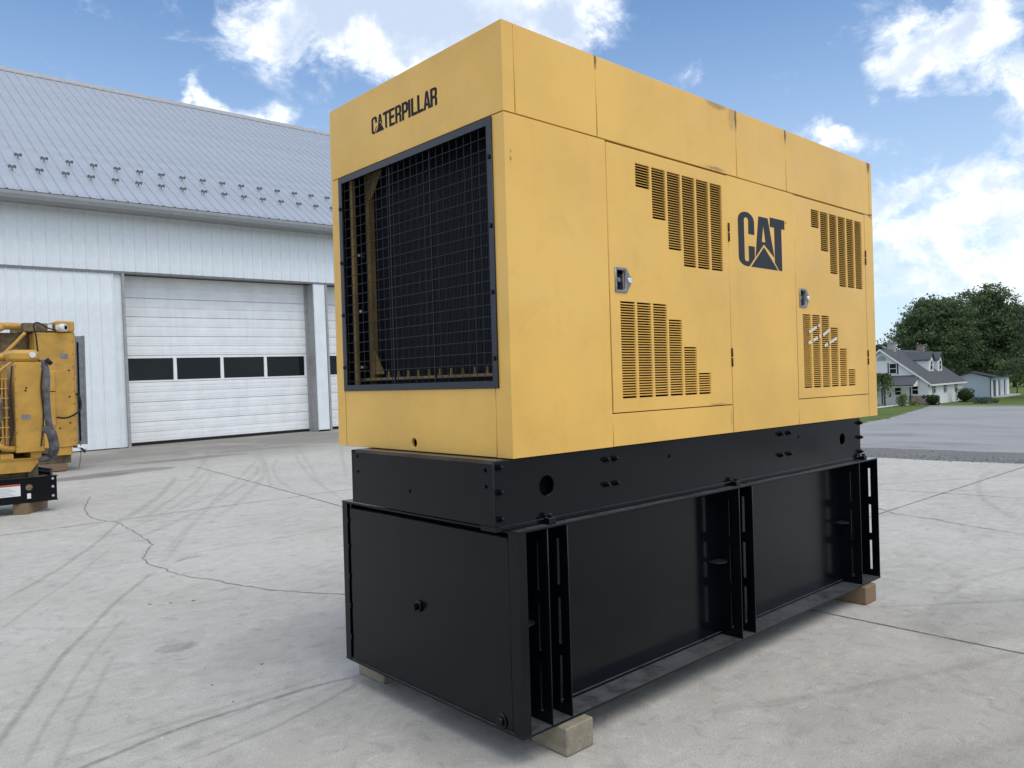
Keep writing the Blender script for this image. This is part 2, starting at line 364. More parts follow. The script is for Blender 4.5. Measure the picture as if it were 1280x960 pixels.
def sheet(name, xs, yfun, m, dz, nv):
    b = MB(); prev = None
    for x in xs:
        y0, y1 = yfun(x)
        row = [b.bm.verts.new((x+(jx(y0+(y1-y0)*j/nv) if x == xs[0] or x == xs[-1] else 0), y0+(y1-y0)*j/nv, 0)) for j in range(nv+1)]
        for v in row: v.co.z = zg(v.co.x, v.co.y)+dz
        if prev:
            for j in range(nv): b.bm.faces.new((prev[j], row[j], row[j+1], prev[j+1]))
        prev = row
    o = b.build(name, m)
    for p in o.data.polygons: p.use_smooth = True
    return struct(o)
def jx(y): return 0
def fr(a, b, n): return [a+(b-a)*i/n for i in range(n+1)]
sheet('lawn', fr(-30, 18, 20)+fr(21, 260, 80)+[320, 420, 600], lambda x: (-300, 300), GRASS, -.06, 200)
sheet('outer_ground', [-600, -400, -200, -100, -30.5], lambda x: (-300, 300), GRASS, -.06, 40)
def jx(y): return .05*math.sin(y*2.1)+.04*math.sin(y*5.3+1)+.02*math.sin(y*13)
sheet('concrete_pavement', fr(-28, 14.95, 60), lambda x: (-28, 48), CONC, 0, 110)
sheet('gravel_verge', fr(14.9, 17.8, 6), lambda x: (-28, 30), GRAV, -.006, 140)
def yl(x):
    P = [(17, 11.5), (27, 12.5), (34.9, 14.85), (39.9, 16.0), (54.6, 20.5), (72.7, 25.9), (80, 27.6)]
    for (a, b), (c, d) in zip(P, P[1:]):
        if a <= x <= c: return b+(d-b)*(x-a)/(c-a)+.12*math.sin(x*3.1)+.08*math.sin(x*7.7)
    return P[-1][1]
sheet('asphalt_driveway', fr(17.7, 76.5, 90), lambda x: (-30, yl(x)), ASPH, -.012, 60)
PALE = mat('pale_concrete', (.52, .51, .48), .9, var=.12, vscale=2)
jx = lambda y: 0
sheet('driveway_kerb', fr(76.5, 77.3, 2), lambda x: (-30, 27.2), PALE, .05, 60)
sheet('garden_path', fr(70, 82.5, 8), lambda x: (28.95+(x-70)*.2, 30.0+(x-70)*.2), PALE, -.02, 3)
# expansion joints and the wandering crack: narrow sealed grooves
JOINT = mat('joint_sealant', (.17, .16, .145), .9, var=.4, vscale=12)
def groove(name, pts, wdt, jit=0, sub=1):
    b = MB(); P = []
    for (a, c) in zip(pts, pts[1:]):
        n = max(1, int(math.hypot(c[0]-a[0], c[1]-a[1])/.06)) if sub else 1
        for i in range(n): P.append((a[0]+(c[0]-a[0])*i/n, a[1]+(c[1]-a[1])*i/n))
    P.append(pts[-1]); L = []
    for i, p in enumerate(P):
        q = P[min(i+1, len(P)-1)]; o = P[max(i-1, 0)]
        t = Vector((q[0]-o[0], q[1]-o[1])).normalized(); n = Vector((-t.y, t.x))
        c = Vector(p)+n*random.uniform(-jit, jit); h = wdt/2*random.uniform(.55, 1.35) if jit else wdt/2
        L.append([b.bm.verts.new((*(c+n*s*h), zg(*c)+.003)) for s in (-1, 1)])
    for A, B in zip(L, L[1:]): b.bm.faces.new((A[0], B[0], B[1], A[1]))
    return struct(b.build(name, JOINT))
groove('expansion_joint', [(5.7, 3.68), (15, 3.68)], .016, .0008)
groove('expansion_joint', [(-8, 10.62), (2.6, 10.58), (7, 10.62), (14.9, 10.62)], .014, .001)
groove('expansion_joint', [(5.0, 3.6), (5.0, -8)], .014, .0008)
groove('expansion_joint', [(5.22, 8.6), (5.5, 11), (5.95, 15.2), (6.1, 16.6)], .018, .001)
groove('expansion_joint', [(10.75, 9), (10.75, 4.45), (10.96, 2.8), (11.1, -8)], .012, .0008)
groove('pavement_crack', [(9.3, 3.9), (9.0, 3.55), (8.9, 3.1), (8.72, 2.7), (8.61, 2.2), (8.2, 1.2)], .011, .012)
groove('pavement_crack', [(3.299, 13.416), (2.911, 12.113), (2.74, 11.253), (2.754, 10.771), (2.86, 10.453), (2.769, 9.257), (2.682, 8.59), (2.408, 7.969), (2.356, 7.612), (2.386, 7.343), (2.388, 7.01), (2.483, 6.726), (2.571, 6.377), (2.704, 5.916), (3.045, 5.314), (3.3, 4.6)], .009, .016)
# loose stones along the pavement edge and a few bits of grit
b = MB()
for i in range(2400):
    if i < 2200:
        x = 15.0+abs(random.gauss(0, 1.0))-.35*random.random(); y = random.uniform(-4, 12); r = random.choice((.004, .006, .006, .008, .012))*random.uniform(.7, 1.3)
        if x > 17.8: continue
    else:
        x = random.uniform(.5, 14); y = random.uniform(-1, 12); r = random.uniform(.0015, .004)
    z = zg(x, y)
    T = Matrix.Translation((x, y, z+r*.25)) @ Matrix.Rotation(random.uniform(0, 6), 4, 'Z') @ Matrix.Diagonal((r*random.uniform(.8, 1.5), r, r*.7, 1))
    bmesh.ops.create_icosphere(b.bm, subdivisions=1, radius=1, matrix=T)
STONE = mat('grey_stone', (.15, .145, .14), .9, var=.4, vscale=3)
struct(b.build('loose_gravel', STONE), 'stuff')

# ================================================================== METAL SHED
YB = 23.9
SH = empty('metal_shed', (5.7, YB, 0), 'long white metal workshop shed with ribbed walls, steel roof and overhead doors', 'building', rot=(0, -.0131, 0))
SO = SH.location.copy()
def whited(t, P, col, b):
    s = t.noise(t.mapv(P, (6, 6, .35)), 1.2, 6, .65); col = t.mix(t.sstep(s, .5, .8, 0, .22), col, (.45, .45, .43))
    return t.mix(t.sstep(t.noise(P, 7, 5, .7), .6, .75, 0, .15), col, (.42, .42, .40))
WHITE = mat('white_siding', (.80, .85, .88), .45, spec=.4, var=.05, vscale=2, detail=whited)
DOORW = mat('white_door', (.88, .895, .895), .45, spec=.4, var=.05, vscale=2, detail=whited)
def roofd(t, P, col, b):
    s = t.noise(t.mapv(P, (5, .5, .5)), 1.4, 6, .65); return t.mix(t.sstep(s, .45, .8, 0, .25), col, (.31, .34, .39))
ROOF = mat('galvanised_roof', (.37, .40, .455), .45, .15, spec=.5, var=.06, vscale=2, detail=roofd)
GREY = mat('grey_trim', (.20, .205, .21), .5, spec=.4, var=.1)
GUT = mat('gutter_grey', (.29, .30, .31), .4, spec=.5, var=.06)
GREYL = mat('light_grey_trim', (.36, .36, .36), .5, spec=.4, var=.1)
GLASS = mat('dark_glass', (.006, .009, .008), .04, spec=.3, bump=.03, bscale=1.2)
RUB = mat('rubber_seal', (.01, .01, .01), .8)
PW = .322
def rib_panel(z0, z1, pw=PW):
    """one bay of ribbed steel: flat pan with two faint stiffeners, standing rib at its right edge (local, normal towards -y)"""
    prof = [(0, 0), (.10, 0), (.108, -.004), (.125, -.004), (.133, 0), (.20, 0), (.208, -.004), (.225, -.004), (.233, 0), (pw-.055, 0), (pw-.042, -.026), (pw-.016, -.026), (pw-.003, 0), (pw, 0)]
    b = MB(); A = [b.bm.verts.new((x, y, z0)) for x, y in prof]; B = [b.bm.verts.new((x, y, z1)) for x, y in prof]
    for i in range(len(prof)-1): b.bm.faces.new((A[i], A[i+1], B[i+1], B[i]))
    return b
def mesh_of(b, name, m):
    me = bpy.data.meshes.new(name); b.bm.normal_update(); b.bm.to_mesh(me); b.bm.free(); me.materials.append(m); return me
X0, X1 = -7.0, 30.3
RP = .64
EZ, EY = 6.93, 23.32
RY = 34.1; RZ = EZ+RP*(RY-EY)
wall = MB().box(X0+.03, X1-.03, YB+.06, YB+.20, 5.10, 6.86).box(X0+.03, 6.93, YB+.06, YB+.2, .02, 5.10).build('wall', WHITE, SH, SO)
um = mesh_of(rib_panel(5.06, 6.80), 'siding_panel', WHITE)
lm = mesh_of(rib_panel(.03, 4.99), 'siding_panel', WHITE)
n = int((X1-X0)/PW)
xoff = 4.106-.0+.029-PW*40
k = 0
x = xoff
while x < X1-PW:
    if x > X0: link('siding_panel', um, wall, (x-SO.x, 0.0, 0))
    if X0 < x < 6.66: link('siding_panel', lm, wall, (x-SO.x, .012, 0))
    x += PW
# far gable ends and rear wall
MB().prism([(YB+.1, 0), (2*RY-YB-.1, 0), (2*RY-YB-.1, 6.75), (RY, RZ-.2), (YB+.1, 6.75)], 'x', X1-.25, X1).build('gable_wall', WHITE, SH, SO)
MB().prism([(YB+.1, 0), (2*RY-YB-.1, 0), (2*RY-YB-.1, 6.75), (RY, RZ-.2), (YB+.1, 6.75)], 'x', X0, X0+.25).build('gable_wall', WHITE, SH, SO)
MB().box(X0+.3, X1-.3, 2*RY-YB-.3, 2*RY-YB-.1, 0, 6.8).build('rear_wall', WHITE, SH, SO)
MB().box(X0, 7.0, YB-.03, YB+.055, 4.985, 5.055).box(7.0, X1, YB-.03, YB+.055, 5.0, 5.055).build('flashing', GREY, SH, SO)
# gutter: K-profile trough
gp = [(23.42, 6.63), (23.30, 6.63), (23.22, 6.70), (23.20, 6.76), (23.185, 6.80), (23.185, 6.885), (23.20, 6.885), (23.20, 6.81), (23.235, 6.71), (23.31, 6.645), (23.42, 6.645)]
MB().prism(gp, 'x', X0-.2, X1+.2).build('gutter', GUT, SH, SO)
MB().box(X0-.2, X1+.2, 23.42, 23.46, 6.60, 6.90).box(X0-.2, X1+.2, 23.46, YB+.1, 6.83, 6.86).build('fascia', GREYL, SH, SO)
# roof
roof = MB().prism([(EY+.1, EZ-.10), (RY, RZ-.16), (2*RY-EY, EZ-.16), (2*RY-EY, EZ-.2), (RY, RZ-.26), (EY+.1, EZ-.2)], 'x', X0-.2, X1+.2).build('roof', ROOF, SH, SO)
sl_ = math.hypot(RY-EY, RZ-EZ)
def roof_bay():
    pw = PW; prof = [(0, 0), (.10, 0), (.112, .006), (.124, 0), (.20, 0), (.212, .006), (.224, 0), (pw-.06, 0), (pw-.044, .030), (pw-.018, .030), (pw-.002, 0), (pw, 0)]
    b = MB(); dy, dz = (RY-EY), (RZ-EZ); nx, nz = -dz/sl_, dy/sl_
    A = [b.bm.verts.new((x, h*nx, h*nz)) for x, h in prof]; B = [b.bm.verts.new((x, dy+h*nx, dz+h*nz)) for x, h in prof]
    for i in range(len(prof)-1): b.bm.faces.new((A[i], A[i+1], B[i+1], B[i]))
    b.bm.faces.new([b.bm.verts.new(v.co) for v in A]) 
    return b
rm = mesh_of(roof_bay(), 'roof_panel', ROOF)
x = 4.44-.29-PW*36
while x < X1:
    if x > X0-.3: link('roof_panel', rm, roof, (x-SO.x, EY-YB, EZ))
    x += PW
rc = MB().prism([(RY-.28, RZ-.165), (RY, RZ+.06), (RY+.28, RZ-.165), (RY+.28, RZ-.13), (RY, RZ+.10), (RY-.28, RZ-.13)], 'x', X0-.25, X1+.25).build('ridge_cap', GREYL, SH, SO)
# snow guards in two staggered rows
GUARD = mat('snow_guard_steel', (.23, .24, .24), .45, .3)
b = MB(); sn = RP/math.sqrt(1+RP*RP); cn = 1/math.sqrt(1+RP*RP)
Mg = Matrix.Rotation(math.atan(RP), 4, 'X')
GS = .92
b.box(-.04, .04, -.10, .10, .0, .012, M=Mg).box(-.018, .018, -.07, -.055, .012, .10, M=Mg)
b.prism([(-.105, .085), (-.075, .075), (0, .11), (.075, .075), (.105, .085), (.105, .17), (.06, .185), (0, .15), (-.06, .185), (-.105, .17)], 'y', -.075, -.05)
bmesh.ops.transform(b.bm, matrix=Mg, verts=[v for v in b.bm.verts if v.co.z > .07 and abs(v.co.y+.0625) < .0126])
bmesh.ops.scale(b.bm, vec=(GS, GS, GS), verts=b.bm.verts[:])
bmesh.ops.recalc_face_normals(b.bm, faces=b.bm.faces[:])
gm = mesh_of(b, 'snow_guard', GUARD)
for r, (xs, yy) in enumerate([(4.46, 24.56), (4.78, 25.46)]):
    for i in range(-6, 34):
        x = xs+i*2*PW
        if x > 23: continue
        link('snow_guard', gm, roof, (x-SO.x, yy-YB, EZ+RP*(yy-EY)+.004))
# overhead doors
def door(xa, xb, panes):
    yd = 24.46
    fr_ = MB()
    fr_.box(xa-.08, xa-.012, YB-.035, YB+.06, .0, 4.99).build('door_trim', GREYL, SH, SO)
    MB().box(xa-.012, xa+.0, YB+.02, yd+.1, 0, 5.0).build('door_jamb', GREYL, SH, SO)
    MB().box(xb+.0, xb+.012, YB+.0, yd+.1, 0, 5.0).box(xb-.05, xb, yd-.1, yd-.02, 0, 5.0).build('door_jamb', GREYL, SH, SO)
    MB().box(xa, xb, YB+.06, yd+.2, 5.03, 5.06).build('door_soffit', GREY, SH, SO)
    d = MB().box(xa, xb, yd+.07, yd+.10, .1, 5.0).build('overhead_door', DOORW, SH, SO)
    zs = [.08, .68, 1.27, 1.86, 2.66, 3.23, 3.81, 4.37, 5.02]
    for i, (a, c) in enumerate(zip(zs, zs[1:])):
        s = MB()
        if i == 3:
            loops = [rect(xa, xb, a+.006, c-.006)]
            W = (xb-xa-.12)/panes
            for q in range(panes): loops.append(rect(xa+.10+q*W, xa+.10+(q+1)*W-.10, a+.06, c-.08))
            plate('door_section', loops, .06, lambda u, v, ww: (u, yd+.06-ww, v), DOORW, d, SO, .006)
            for q in range(panes):
                MB().box(xa+.08+q*W, xa+.12+(q+1)*W-.10, yd+.035, yd+.045, a+.04, c-.06).build('window_pane', GLASS, d, SO)
        else:
            m_ = (a+c)/2
            prof = [(yd+.06, a+.006), (yd+.012, a+.006), (yd, a+.018), (yd, m_-.020), (yd+.026, m_-.008), (yd+.026, m_+.008), (yd, m_+.020), (yd, c-.018), (yd+.012, c-.006), (yd+.06, c-.006)]
            # faint pressed ridges
            s.prism(prof, 'x', xa+.005, xb-.005)
            for zz in (a+(c-a)*.17, a+(c-a)*.33, a+(c-a)*.67, a+(c-a)*.83): s.box(xa+.005, xb-.005, yd-.006, yd+.001, zz-.022, zz+.022)
            s.build('door_section', DOORW, d, SO)
    MB().box(xa+.01, xb-.01, yd-.02, yd+.05, .0, .075).build('bottom_seal', RUB, d, SO)
door(7.0, 12.93, 4)
door(13.46, 19.4, 4)
MB().box(12.945, 13.37, YB-.012, YB+.19, .05, 5.0, .01).build('door_post', WHITE, SH, SO)
MB().box(19.5, X1-.3, YB+.0, YB+.19, .05, 5.0).build('wall', WHITE, SH, SO)

# ================================================================== OLD ENGINE SETS ON THE LEFT
def pipe(name, pts, r, m, parent, org, n=10):
    # Catmull-Rom smoothed tube
    P = [Vector(p) for p in pts]; Q = [P[0]*2-P[1]]+P+[P[-1]*2-P[-2]]; out = []
    for i in range(1, len(Q)-2):
        for j in range(5):
            t = j/5; a, b_, c, d = Q[i-1], Q[i], Q[i+1], Q[i+2]
            out.append(.5*((2*b_)+(c-a)*t+(2*a-5*b_+4*c-d)*t*t+(3*b_-a-3*c+d)*t**3))
    out.append(P[-1])
    return MB().tube(out, r, n).build(name, m, parent, org)
GREYH = mat('grey_hose', (.085, .085, .09), .65, var=.7, vscale=8)
GREYC = mat('grey_core', (.20, .215, .235), .5, .2, var=.25, vscale=10)
BROWN = mat('grimy_casting', (.15, .11, .06), .7, var=.5, vscale=6)
LABEL = mat('label_white', (.75, .76, .76), .5); LABO = mat('label_orange', (.5, .11, .03), .5); CREAM = mat('white_plastic', (.72, .72, .70), .4)
EN = empty('engine_set', (1.6, 12.7, 0), 'smaller yellow radiator engine on black channel skid at left edge, grey hose hanging beside it', 'engine'); EO = EN.location.copy()
Y0 = 12.2
MB().box(.4, 2.59, Y0, Y0+.015, .165, .475).box(.4, 2.60, Y0-.01, Y0+.14, .475, .49).box(.4, 2.60, Y0-.01, Y0+.14, .15, .165).box(2.56, 2.575, Y0+.015, Y0+1.0, .165, .475).box(.4, 2.59, Y0+1.0, Y0+1.015, .165, .475).build('skid_channel', BLK, EN, EO)
for z in (.45, .34, .215): MB().tube([(2.54, Y0-.012, z), (2.54, Y0+.004, z)], .018, 8).build('bolt', STEEL, EN, EO)
lb = MB().box(1.78, 2.157, Y0-.003, Y0, .252, .412).build('warning_label', LABEL, EN, EO)
MB().box(1.78, 2.157, Y0-.005, Y0-.003, .388, .412).build('label_stripe', LABO, lb, EO)
b = MB()
for i in range(6): b.box(1.82, 2.10-.03*(i % 3), Y0-.005, Y0-.003, .27+i*.018, .274+i*.018)
b.build('label_print', GREYL, lb, EO)
MB().tube([(2.258, Y0-.004, .355), (2.258, Y0+.002, .355)], .042, 12).build('lifting_hole', BROWN, EN, EO)
MB().box(2.232, 2.276, Y0-.008, Y0-.001, .205, .275).build('tag', LABEL, EN, EO)
MB().prism([(.4, .56), (2.30, .56), (2.43, .735), (.4, .735)], 'y', Y0+.08, Y0+.95).box(.4, 2.45, Y0+.06, Y0+.97, .735, .75).build('base_beam', YEL2, EN, EO)
MB().box(.4, 2.3, Y0+.2, Y0+.85, .492, .558).build('mount', BROWN, EN, EO)
MB().box(2.28, 2.40, Y0+.15, Y0+.85, .49, .735).build('mount', BROWN, EN, EO)
pipe('drain_pipe', [(2.30, Y0+.25, .60), (2.42, Y0+.2, .56), (2.56, Y0+.12, .53)], .05, BLK, EN, EO)
MB().box(2.30, 2.43, Y0+.05, Y0+.9, .75, .83, .006).build('radiator_foot', YEL2, EN, EO)
MB().box(1.95, 2.10, Y0+.05, Y0+.9, .75, .82, .006).build('radiator_foot', YEL2, EN, EO)
rad = MB().box(2.125, 2.46, Y0, Y0+1.0, .83, 2.05, .008).build('radiator', YEL2, EN, EO)
MB().box(2.085, 2.445, Y0+.0, Y0+1.0, 2.05, 2.22, .05).build('radiator_tank', YEL2, EN, EO)
MB().tube([(2.345, Y0-.02, 2.15), (2.345, Y0+.03, 2.15)], .04, 10).build('filler_cap', CREAM, EN, EO)
for (hx, hz) in ((2.26, 1.70), (2.25, 1.665)): MB().tube([(hx, Y0-.003, hz), (hx, Y0+.005, hz)], .012, 8).build('bolt_hole', DARK, rad, EO)
pipe('hose', [(2.47, Y0+.05, 2.07), (2.50, Y0-.02, 1.9), (2.49, Y0-.03, 1.6), (2.50, Y0-.03, 1.3), (2.53, Y0-.04, 1.05), (2.56, Y0-.03, .85), (2.52, Y0+.0, .74), (2.42, Y0+.1, .72)], .045, GREYH, EN, EO)
pipe('hose', [(2.47, Y0-.01, 1.15), (2.525, Y0-.07, 1.08), (2.56, Y0-.06, .88), (2.535, Y0-.02, .76)], .062, GREYH, EN, EO)
MB().tube([(2.50, Y0-.04, 2.09), (2.56, Y0-.04, 2.02)], .03, 8).build('hose_clamp', RUB, EN, EO)
for i in range(7):
    for xx in (2.14, 2.445): MB().tube([(xx, Y0-.006, .92+i*.18), (xx, Y0+.002, .92+i*.18)], .009, 6).build('bolt', BROWN, rad, EO)
MB().box(2.20, 2.30, Y0-.004, Y0+.001, 1.28, 1.34).build('data_plate', GREYC, rad, EO)
pipe('cable', [(2.46, Y0-.01, 1.98), (2.43, Y0-.02, 1.7), (2.45, Y0-.02, 1.3), (2.41, Y0-.02, .9)], .008, RUB, EN, EO, 6)
pipe('cable', [(2.10, Y0-.01, 2.0), (2.07, Y0-.03, 1.6), (2.10, Y0-.02, 1.2), (2.05, Y0+.0, .95)], .010, RUB, EN, EO, 6)
# fan, guard and engine at the frame's edge
b = MB()
for i in range(9): b.tube([(2.03, Y0+.02, .9+i*.13), (1.98, Y0+.9, .9+i*.13)], .008, 5)
for i in range(5): b.tube([(2.04, Y0+.05+i*.2, .86), (2.04, Y0+.05+i*.2, 2.02)], .008, 5)
for i in range(3): b.tube([(1.93+i*.045, Y0+.03, .86), (1.95+i*.04, Y0+.03, 2.02)], .007, 5)
for i in range(9): b.tube([(1.90, Y0+.03, .92+i*.13), (2.06, Y0+.03, .92+i*.13)], .007, 5)
b.build('fan_guard', YEL2, EN, EO)
MB().tube([(1.93, Y0+.5, 1.42), (1.99, Y0+.5, 1.42)], .5, 28).build('fan_shroud', BROWN, EN, EO)
MB().box(.4, 2.40, Y0+.6, Y0+.66, .70, .92).build('light_block_plate', BROWN, EN, EO)  # added plate, stops daylight showing through the gap below the radiator
MB().box(.5, 1.82, Y0+.25, Y0+.59, .8, 1.75, .03).build('engine_block', YEL2, EN, EO)
MB().box(.6, 1.7, Y0+.15, Y0+.3, 1.1, 1.5, .04).tube([(1.3, Y0+.1, 1.3), (1.3, Y0+.3, 1.3)], .12, 12).build('filter_housing', BROWN, EN, EO)
pipe('coolant_pipe', [(1.5, Y0+.4, 1.95), (1.8, Y0+.4, 2.12), (2.10, Y0+.4, 2.13)], .05, YEL2, EN, EO)
pipe('coolant_pipe', [(1.5, Y0+.15, 1.05), (1.85, Y0+.06, .98), (2.0, Y0+.05, .90), (2.13, Y0+.08, .88)], .04, YEL2, EN, EO)
pipe('brace', [(1.85, Y0+.0, 1.75), (1.95, Y0+.0, 1.92), (2.1, Y0+.05, 2.05)], .018, YEL2, EN, EO)
tb = MB().box(0, .63, 0, .186, 0.0, .146, .006).build('timber_block', WOOD2); tb.location = (2.227, 12.146, .001); tb.rotation_euler = (0, 0, R_(56.7))
tag(tb, 'brown wooden blocking under the black skid of the smaller left engine', 'timber block')

E2 = empty('engine_set', (3.2, 18.8, 0), 'taller yellow radiator engine standing behind at left, grey cooler panel on its right side', 'engine'); E2O = E2.location.copy()
Y1 = 18.3
rad = MB().box(3.56, 4.275, Y1, Y1+1.5, .50, 2.885, .01).build('radiator', YEL2, E2, E2O)
MB().box(3.95, 4.30, Y1-.02, Y1+1.5, 2.90, 3.135, .03).build('radiator_tank', YEL2, E2, E2O)
MB().box(3.39, 3.945, Y1+.1, Y1+1.5, 2.905, 3.085, .01).build('top_plate', BROWN, E2, E2O)
MB().box(3.82, 3.90, Y1+.06, Y1+.1, 2.93, 3.06).build('paint_patch', CREAM, E2, E2O)
MB().box(4.28, 4.305, Y1+.02, Y1+1.45, .5, 2.9).build('side_flange', YEL2, E2, E2O)
cool = MB().box(4.31, 4.50, Y1+.1, Y1+1.4, .53, 2.83, .006).build('cooler', GREYC, E2, E2O)
MB().box(4.355, 4.385, Y1+.08, Y1+.1, .6, 2.7).build('cooler_slot', DARK, cool, E2O)
MB().box(4.47, 4.51, Y1+.09, Y1+1.41, .525, 2.84).build('cooler_edge', GREY, cool, E2O)
MB().box(3.86, 4.20, Y1+.02, Y1+1.4, .33, .50, .01).build('radiator_foot', YEL2, E2, E2O)
MB().box(3.75, 3.90, Y1-.05, Y1+.0, .95, 2.08, .01).build('side_plate', YEL2, E2, E2O)
MB().box(3.70, 3.905, Y1-.054, Y1-.048, 1.66, 1.675).build('plate_seam', DARK, E2, E2O)
for (hx, hz) in ((4.17, 2.1), (4.17, 1.55), (4.17, 1.0), (3.98, .9)): MB().tube([(hx, Y1-.004, hz), (hx, Y1+.01, hz)], .018, 8).build('bolt_hole', DARK, rad, E2O)
co = MB().tube([(4.02, Y1-.08, 2.985), (4.10, Y1-.16, 2.985)], [.085, .075], 16).box(3.94, 4.03, Y1-.12, Y1, 2.93, 3.04, .01).build('outlet_pipe', CREAM, E2, E2O)
MB().tube([(4.101, Y1-.161, 2.985), (4.106, Y1-.166, 2.985)], .046, 14).build('outlet_bore', DARK, co, E2O)
for i in range(9):
    for xx in (3.59, 4.25): MB().tube([(xx, Y1-.006, .62+i*.26), (xx, Y1+.002, .62+i*.26)], .013, 6).build('bolt', BROWN, rad, E2O)
MB().box(4.02, 4.16, Y1-.005, Y1+.001, 2.35, 2.45).build('data_plate', GREYC, rad, E2O)
pipe('air_pipe', [(2.3, Y1+.4, 2.72), (2.75, Y1+.4, 2.98), (3.1, Y1+.4, 3.03), (3.5, Y1+.4, 3.02)], .075, YEL2, E2, E2O)
pipe('air_pipe', [(2.3, Y1+.2, 2.5), (2.8, Y1+.2, 2.85), (3.05, Y1+.2, 3.0)], .07, YEL2, E2, E2O)
pipe('brace', [(2.9, Y1+.1, 2.3), (3.2, Y1+.1, 2.62), (3.42, Y1+.1, 2.88)], .035, YEL2, E2, E2O)
pipe('vent_pipe', [(2.3, Y1+.1, 2.38), (2.65, Y1+.1, 2.6), (2.95, Y1+.1, 2.85)], .05, GREYC, E2, E2O)
MB().prism([(2.7, 1.2), (3.4, 1.2), (3.55, 2.9), (3.0, 2.9), (2.75, 2.4)], 'y', Y1+.5, Y1+.8).build('fan_shroud', BROWN, E2, E2O)
MB().box(2.2, 3.4, Y1+.3, Y1+1.2, .6, 2.2, .05).build('engine_block', YEL2, E2, E2O)
MB().box(2.0, 4.2, Y1+.15, Y1+1.3, .16, .33).build('base_beam', BROWN, E2, E2O)
pipe('cable', [(3.62, Y1-.06, 2.2), (3.58, Y1-.06, 2.8), (3.54, Y1-.06, 3.02), (3.62, Y1-.07, 3.08), (3.78, Y1-.07, 2.98), (3.95, Y1-.1, 2.93)], .014, RUB, E2, E2O, 6)
pipe('cable', [(3.90, Y1-.08, 1.13), (4.05, Y1-.12, 1.11), (4.2, Y1-.12, 1.16), (4.36, Y1-.02, 1.28), (4.36, Y1-.02, 1.5), (4.30, Y1, 1.62)], .02, RUB, E2, E2O, 6)
pipe('cable', [(4.34, Y1+.05, .62), (4.36, Y1+.02, .45), (4.32, Y1-.05, .2), (4.28, Y1-.1, .03)], .009, BROWN, E2, E2O, 6)
pipe('cable', [(4.20, Y1+.0, .5), (4.34, Y1-.04, .47), (4.42, Y1-.05, .36)], .022, RUB, E2, E2O, 6)
MB().tube([(4.28, Y1-.03, .5), (4.46, Y1-.03, .42)], .03, 8).build('drain_cock', CREAM, E2, E2O)
tag(MB().box(3.55, 4.12, Y1+.1, Y1+1.35, .0, .158, .01).build('timber_block', WOOD2), 'dark brown timber under the taller left engine, nearer the shed wall', 'timber block')

# ================================================================== GENERATOR SET
G = empty('generator_set', GEN, 'large yellow enclosed generator standing on a black steel fuel tank base', 'generator')
x0, y0, L, W = 2.1716, 2.3786, 3.5885, 1.4107
x1, y1 = x0+L, y0+W
zt, zs, zb = 3.0967, 2.7221, 1.2802
T = .02
def side(u, v, w_): return (u, y0+T-w_, v)          # plates on the long side, outward -y
def front(u, v, w_): return (x0+T-w_, u, v)         # plates on the front, outward -x
g = .0025
def panel(name, b): return b.build(name, YEL, G, GEN)
# --- roof band
panel('roof_end_panel', MB().prism([(x0, y0), (x0, y1), (2.24, y1), (2.24, y1-T), (x0+T, y1-T), (x0+T, y0+T), (2.2385-g, y0+T), (2.2385-g, y0)], 'z', zs+.003, zt))
for a, c in ((2.2385, 2.7575), (2.7575, 3.953), (3.953, 4.5165), (4.5165, 5.712)):
    plate('roof_side_panel', [rect(a+g, c-g, zs+.003, zt)], T, side, YEL, G, GEN, .0015)
panel('roof_end_panel', MB().prism([(5.712+g, y0), (x1, y0), (x1, y1), (5.70, y1), (5.70, y1-T), (x1-T, y1-T), (x1-T, y0+T), (5.712+g, y0+T)], 'z', zs+.003, zt))
panel('roof_side_panel', MB().box(2.245, 5.695, y1-T, y1, zs+.003, zt))
panel('roof_panel', MB().box(x0+.001, x1-.001, y0+.001, y1-.001, zt-.004, zt+.006, .002))
# --- corner panels wrap round
panel('corner_panel', MB().prism([(x0, y0), (x0, 2.4755), (x0+T, 2.4755), (x0+T, y0+T), (2.8125-g, y0+T), (2.8125-g, y0)], 'z', zb, zs-.003))
panel('corner_panel', MB().prism([(x0, 3.7085), (x0, y1), (2.85, y1), (2.85, y1-T), (x0+T, y1-T), (x0+T, 3.7085)], 'z', zb, zs-.003))
panel('corner_panel', MB().prism([(5.6215+g, y0), (x1, y0), (x1, y1), (5.6, y1), (5.6, y1-T), (x1-T, y1-T), (x1-T, y0+T), (5.6215+g, y0+T)], 'z', zb, zs-.003))
panel('rear_panel', MB().box(2.855, 5.595, y1-T, y1, zb, zs-.003))
plate('lower_front_panel', [rect(2.4755+2*g, 3.7085-2*g, zb, 1.5745), circ(3.082, 1.319, .0225, 20)], T, front, YEL, G, GEN, .002)
plate('center_panel', [rect(3.8475+g, 4.6015-g, zb, zs-.003)], T, side, YEL, G, GEN, .0015)
plate('sill_panel', [rect(2.8125+g, 3.8475-g, zb, 1.4335)], T, side, YEL, G, GEN, .0015)
plate('sill_panel', [rect(4.6015+g, 5.6215-g, zb, 1.4365)], T, side, YEL, G, GEN, .0015)
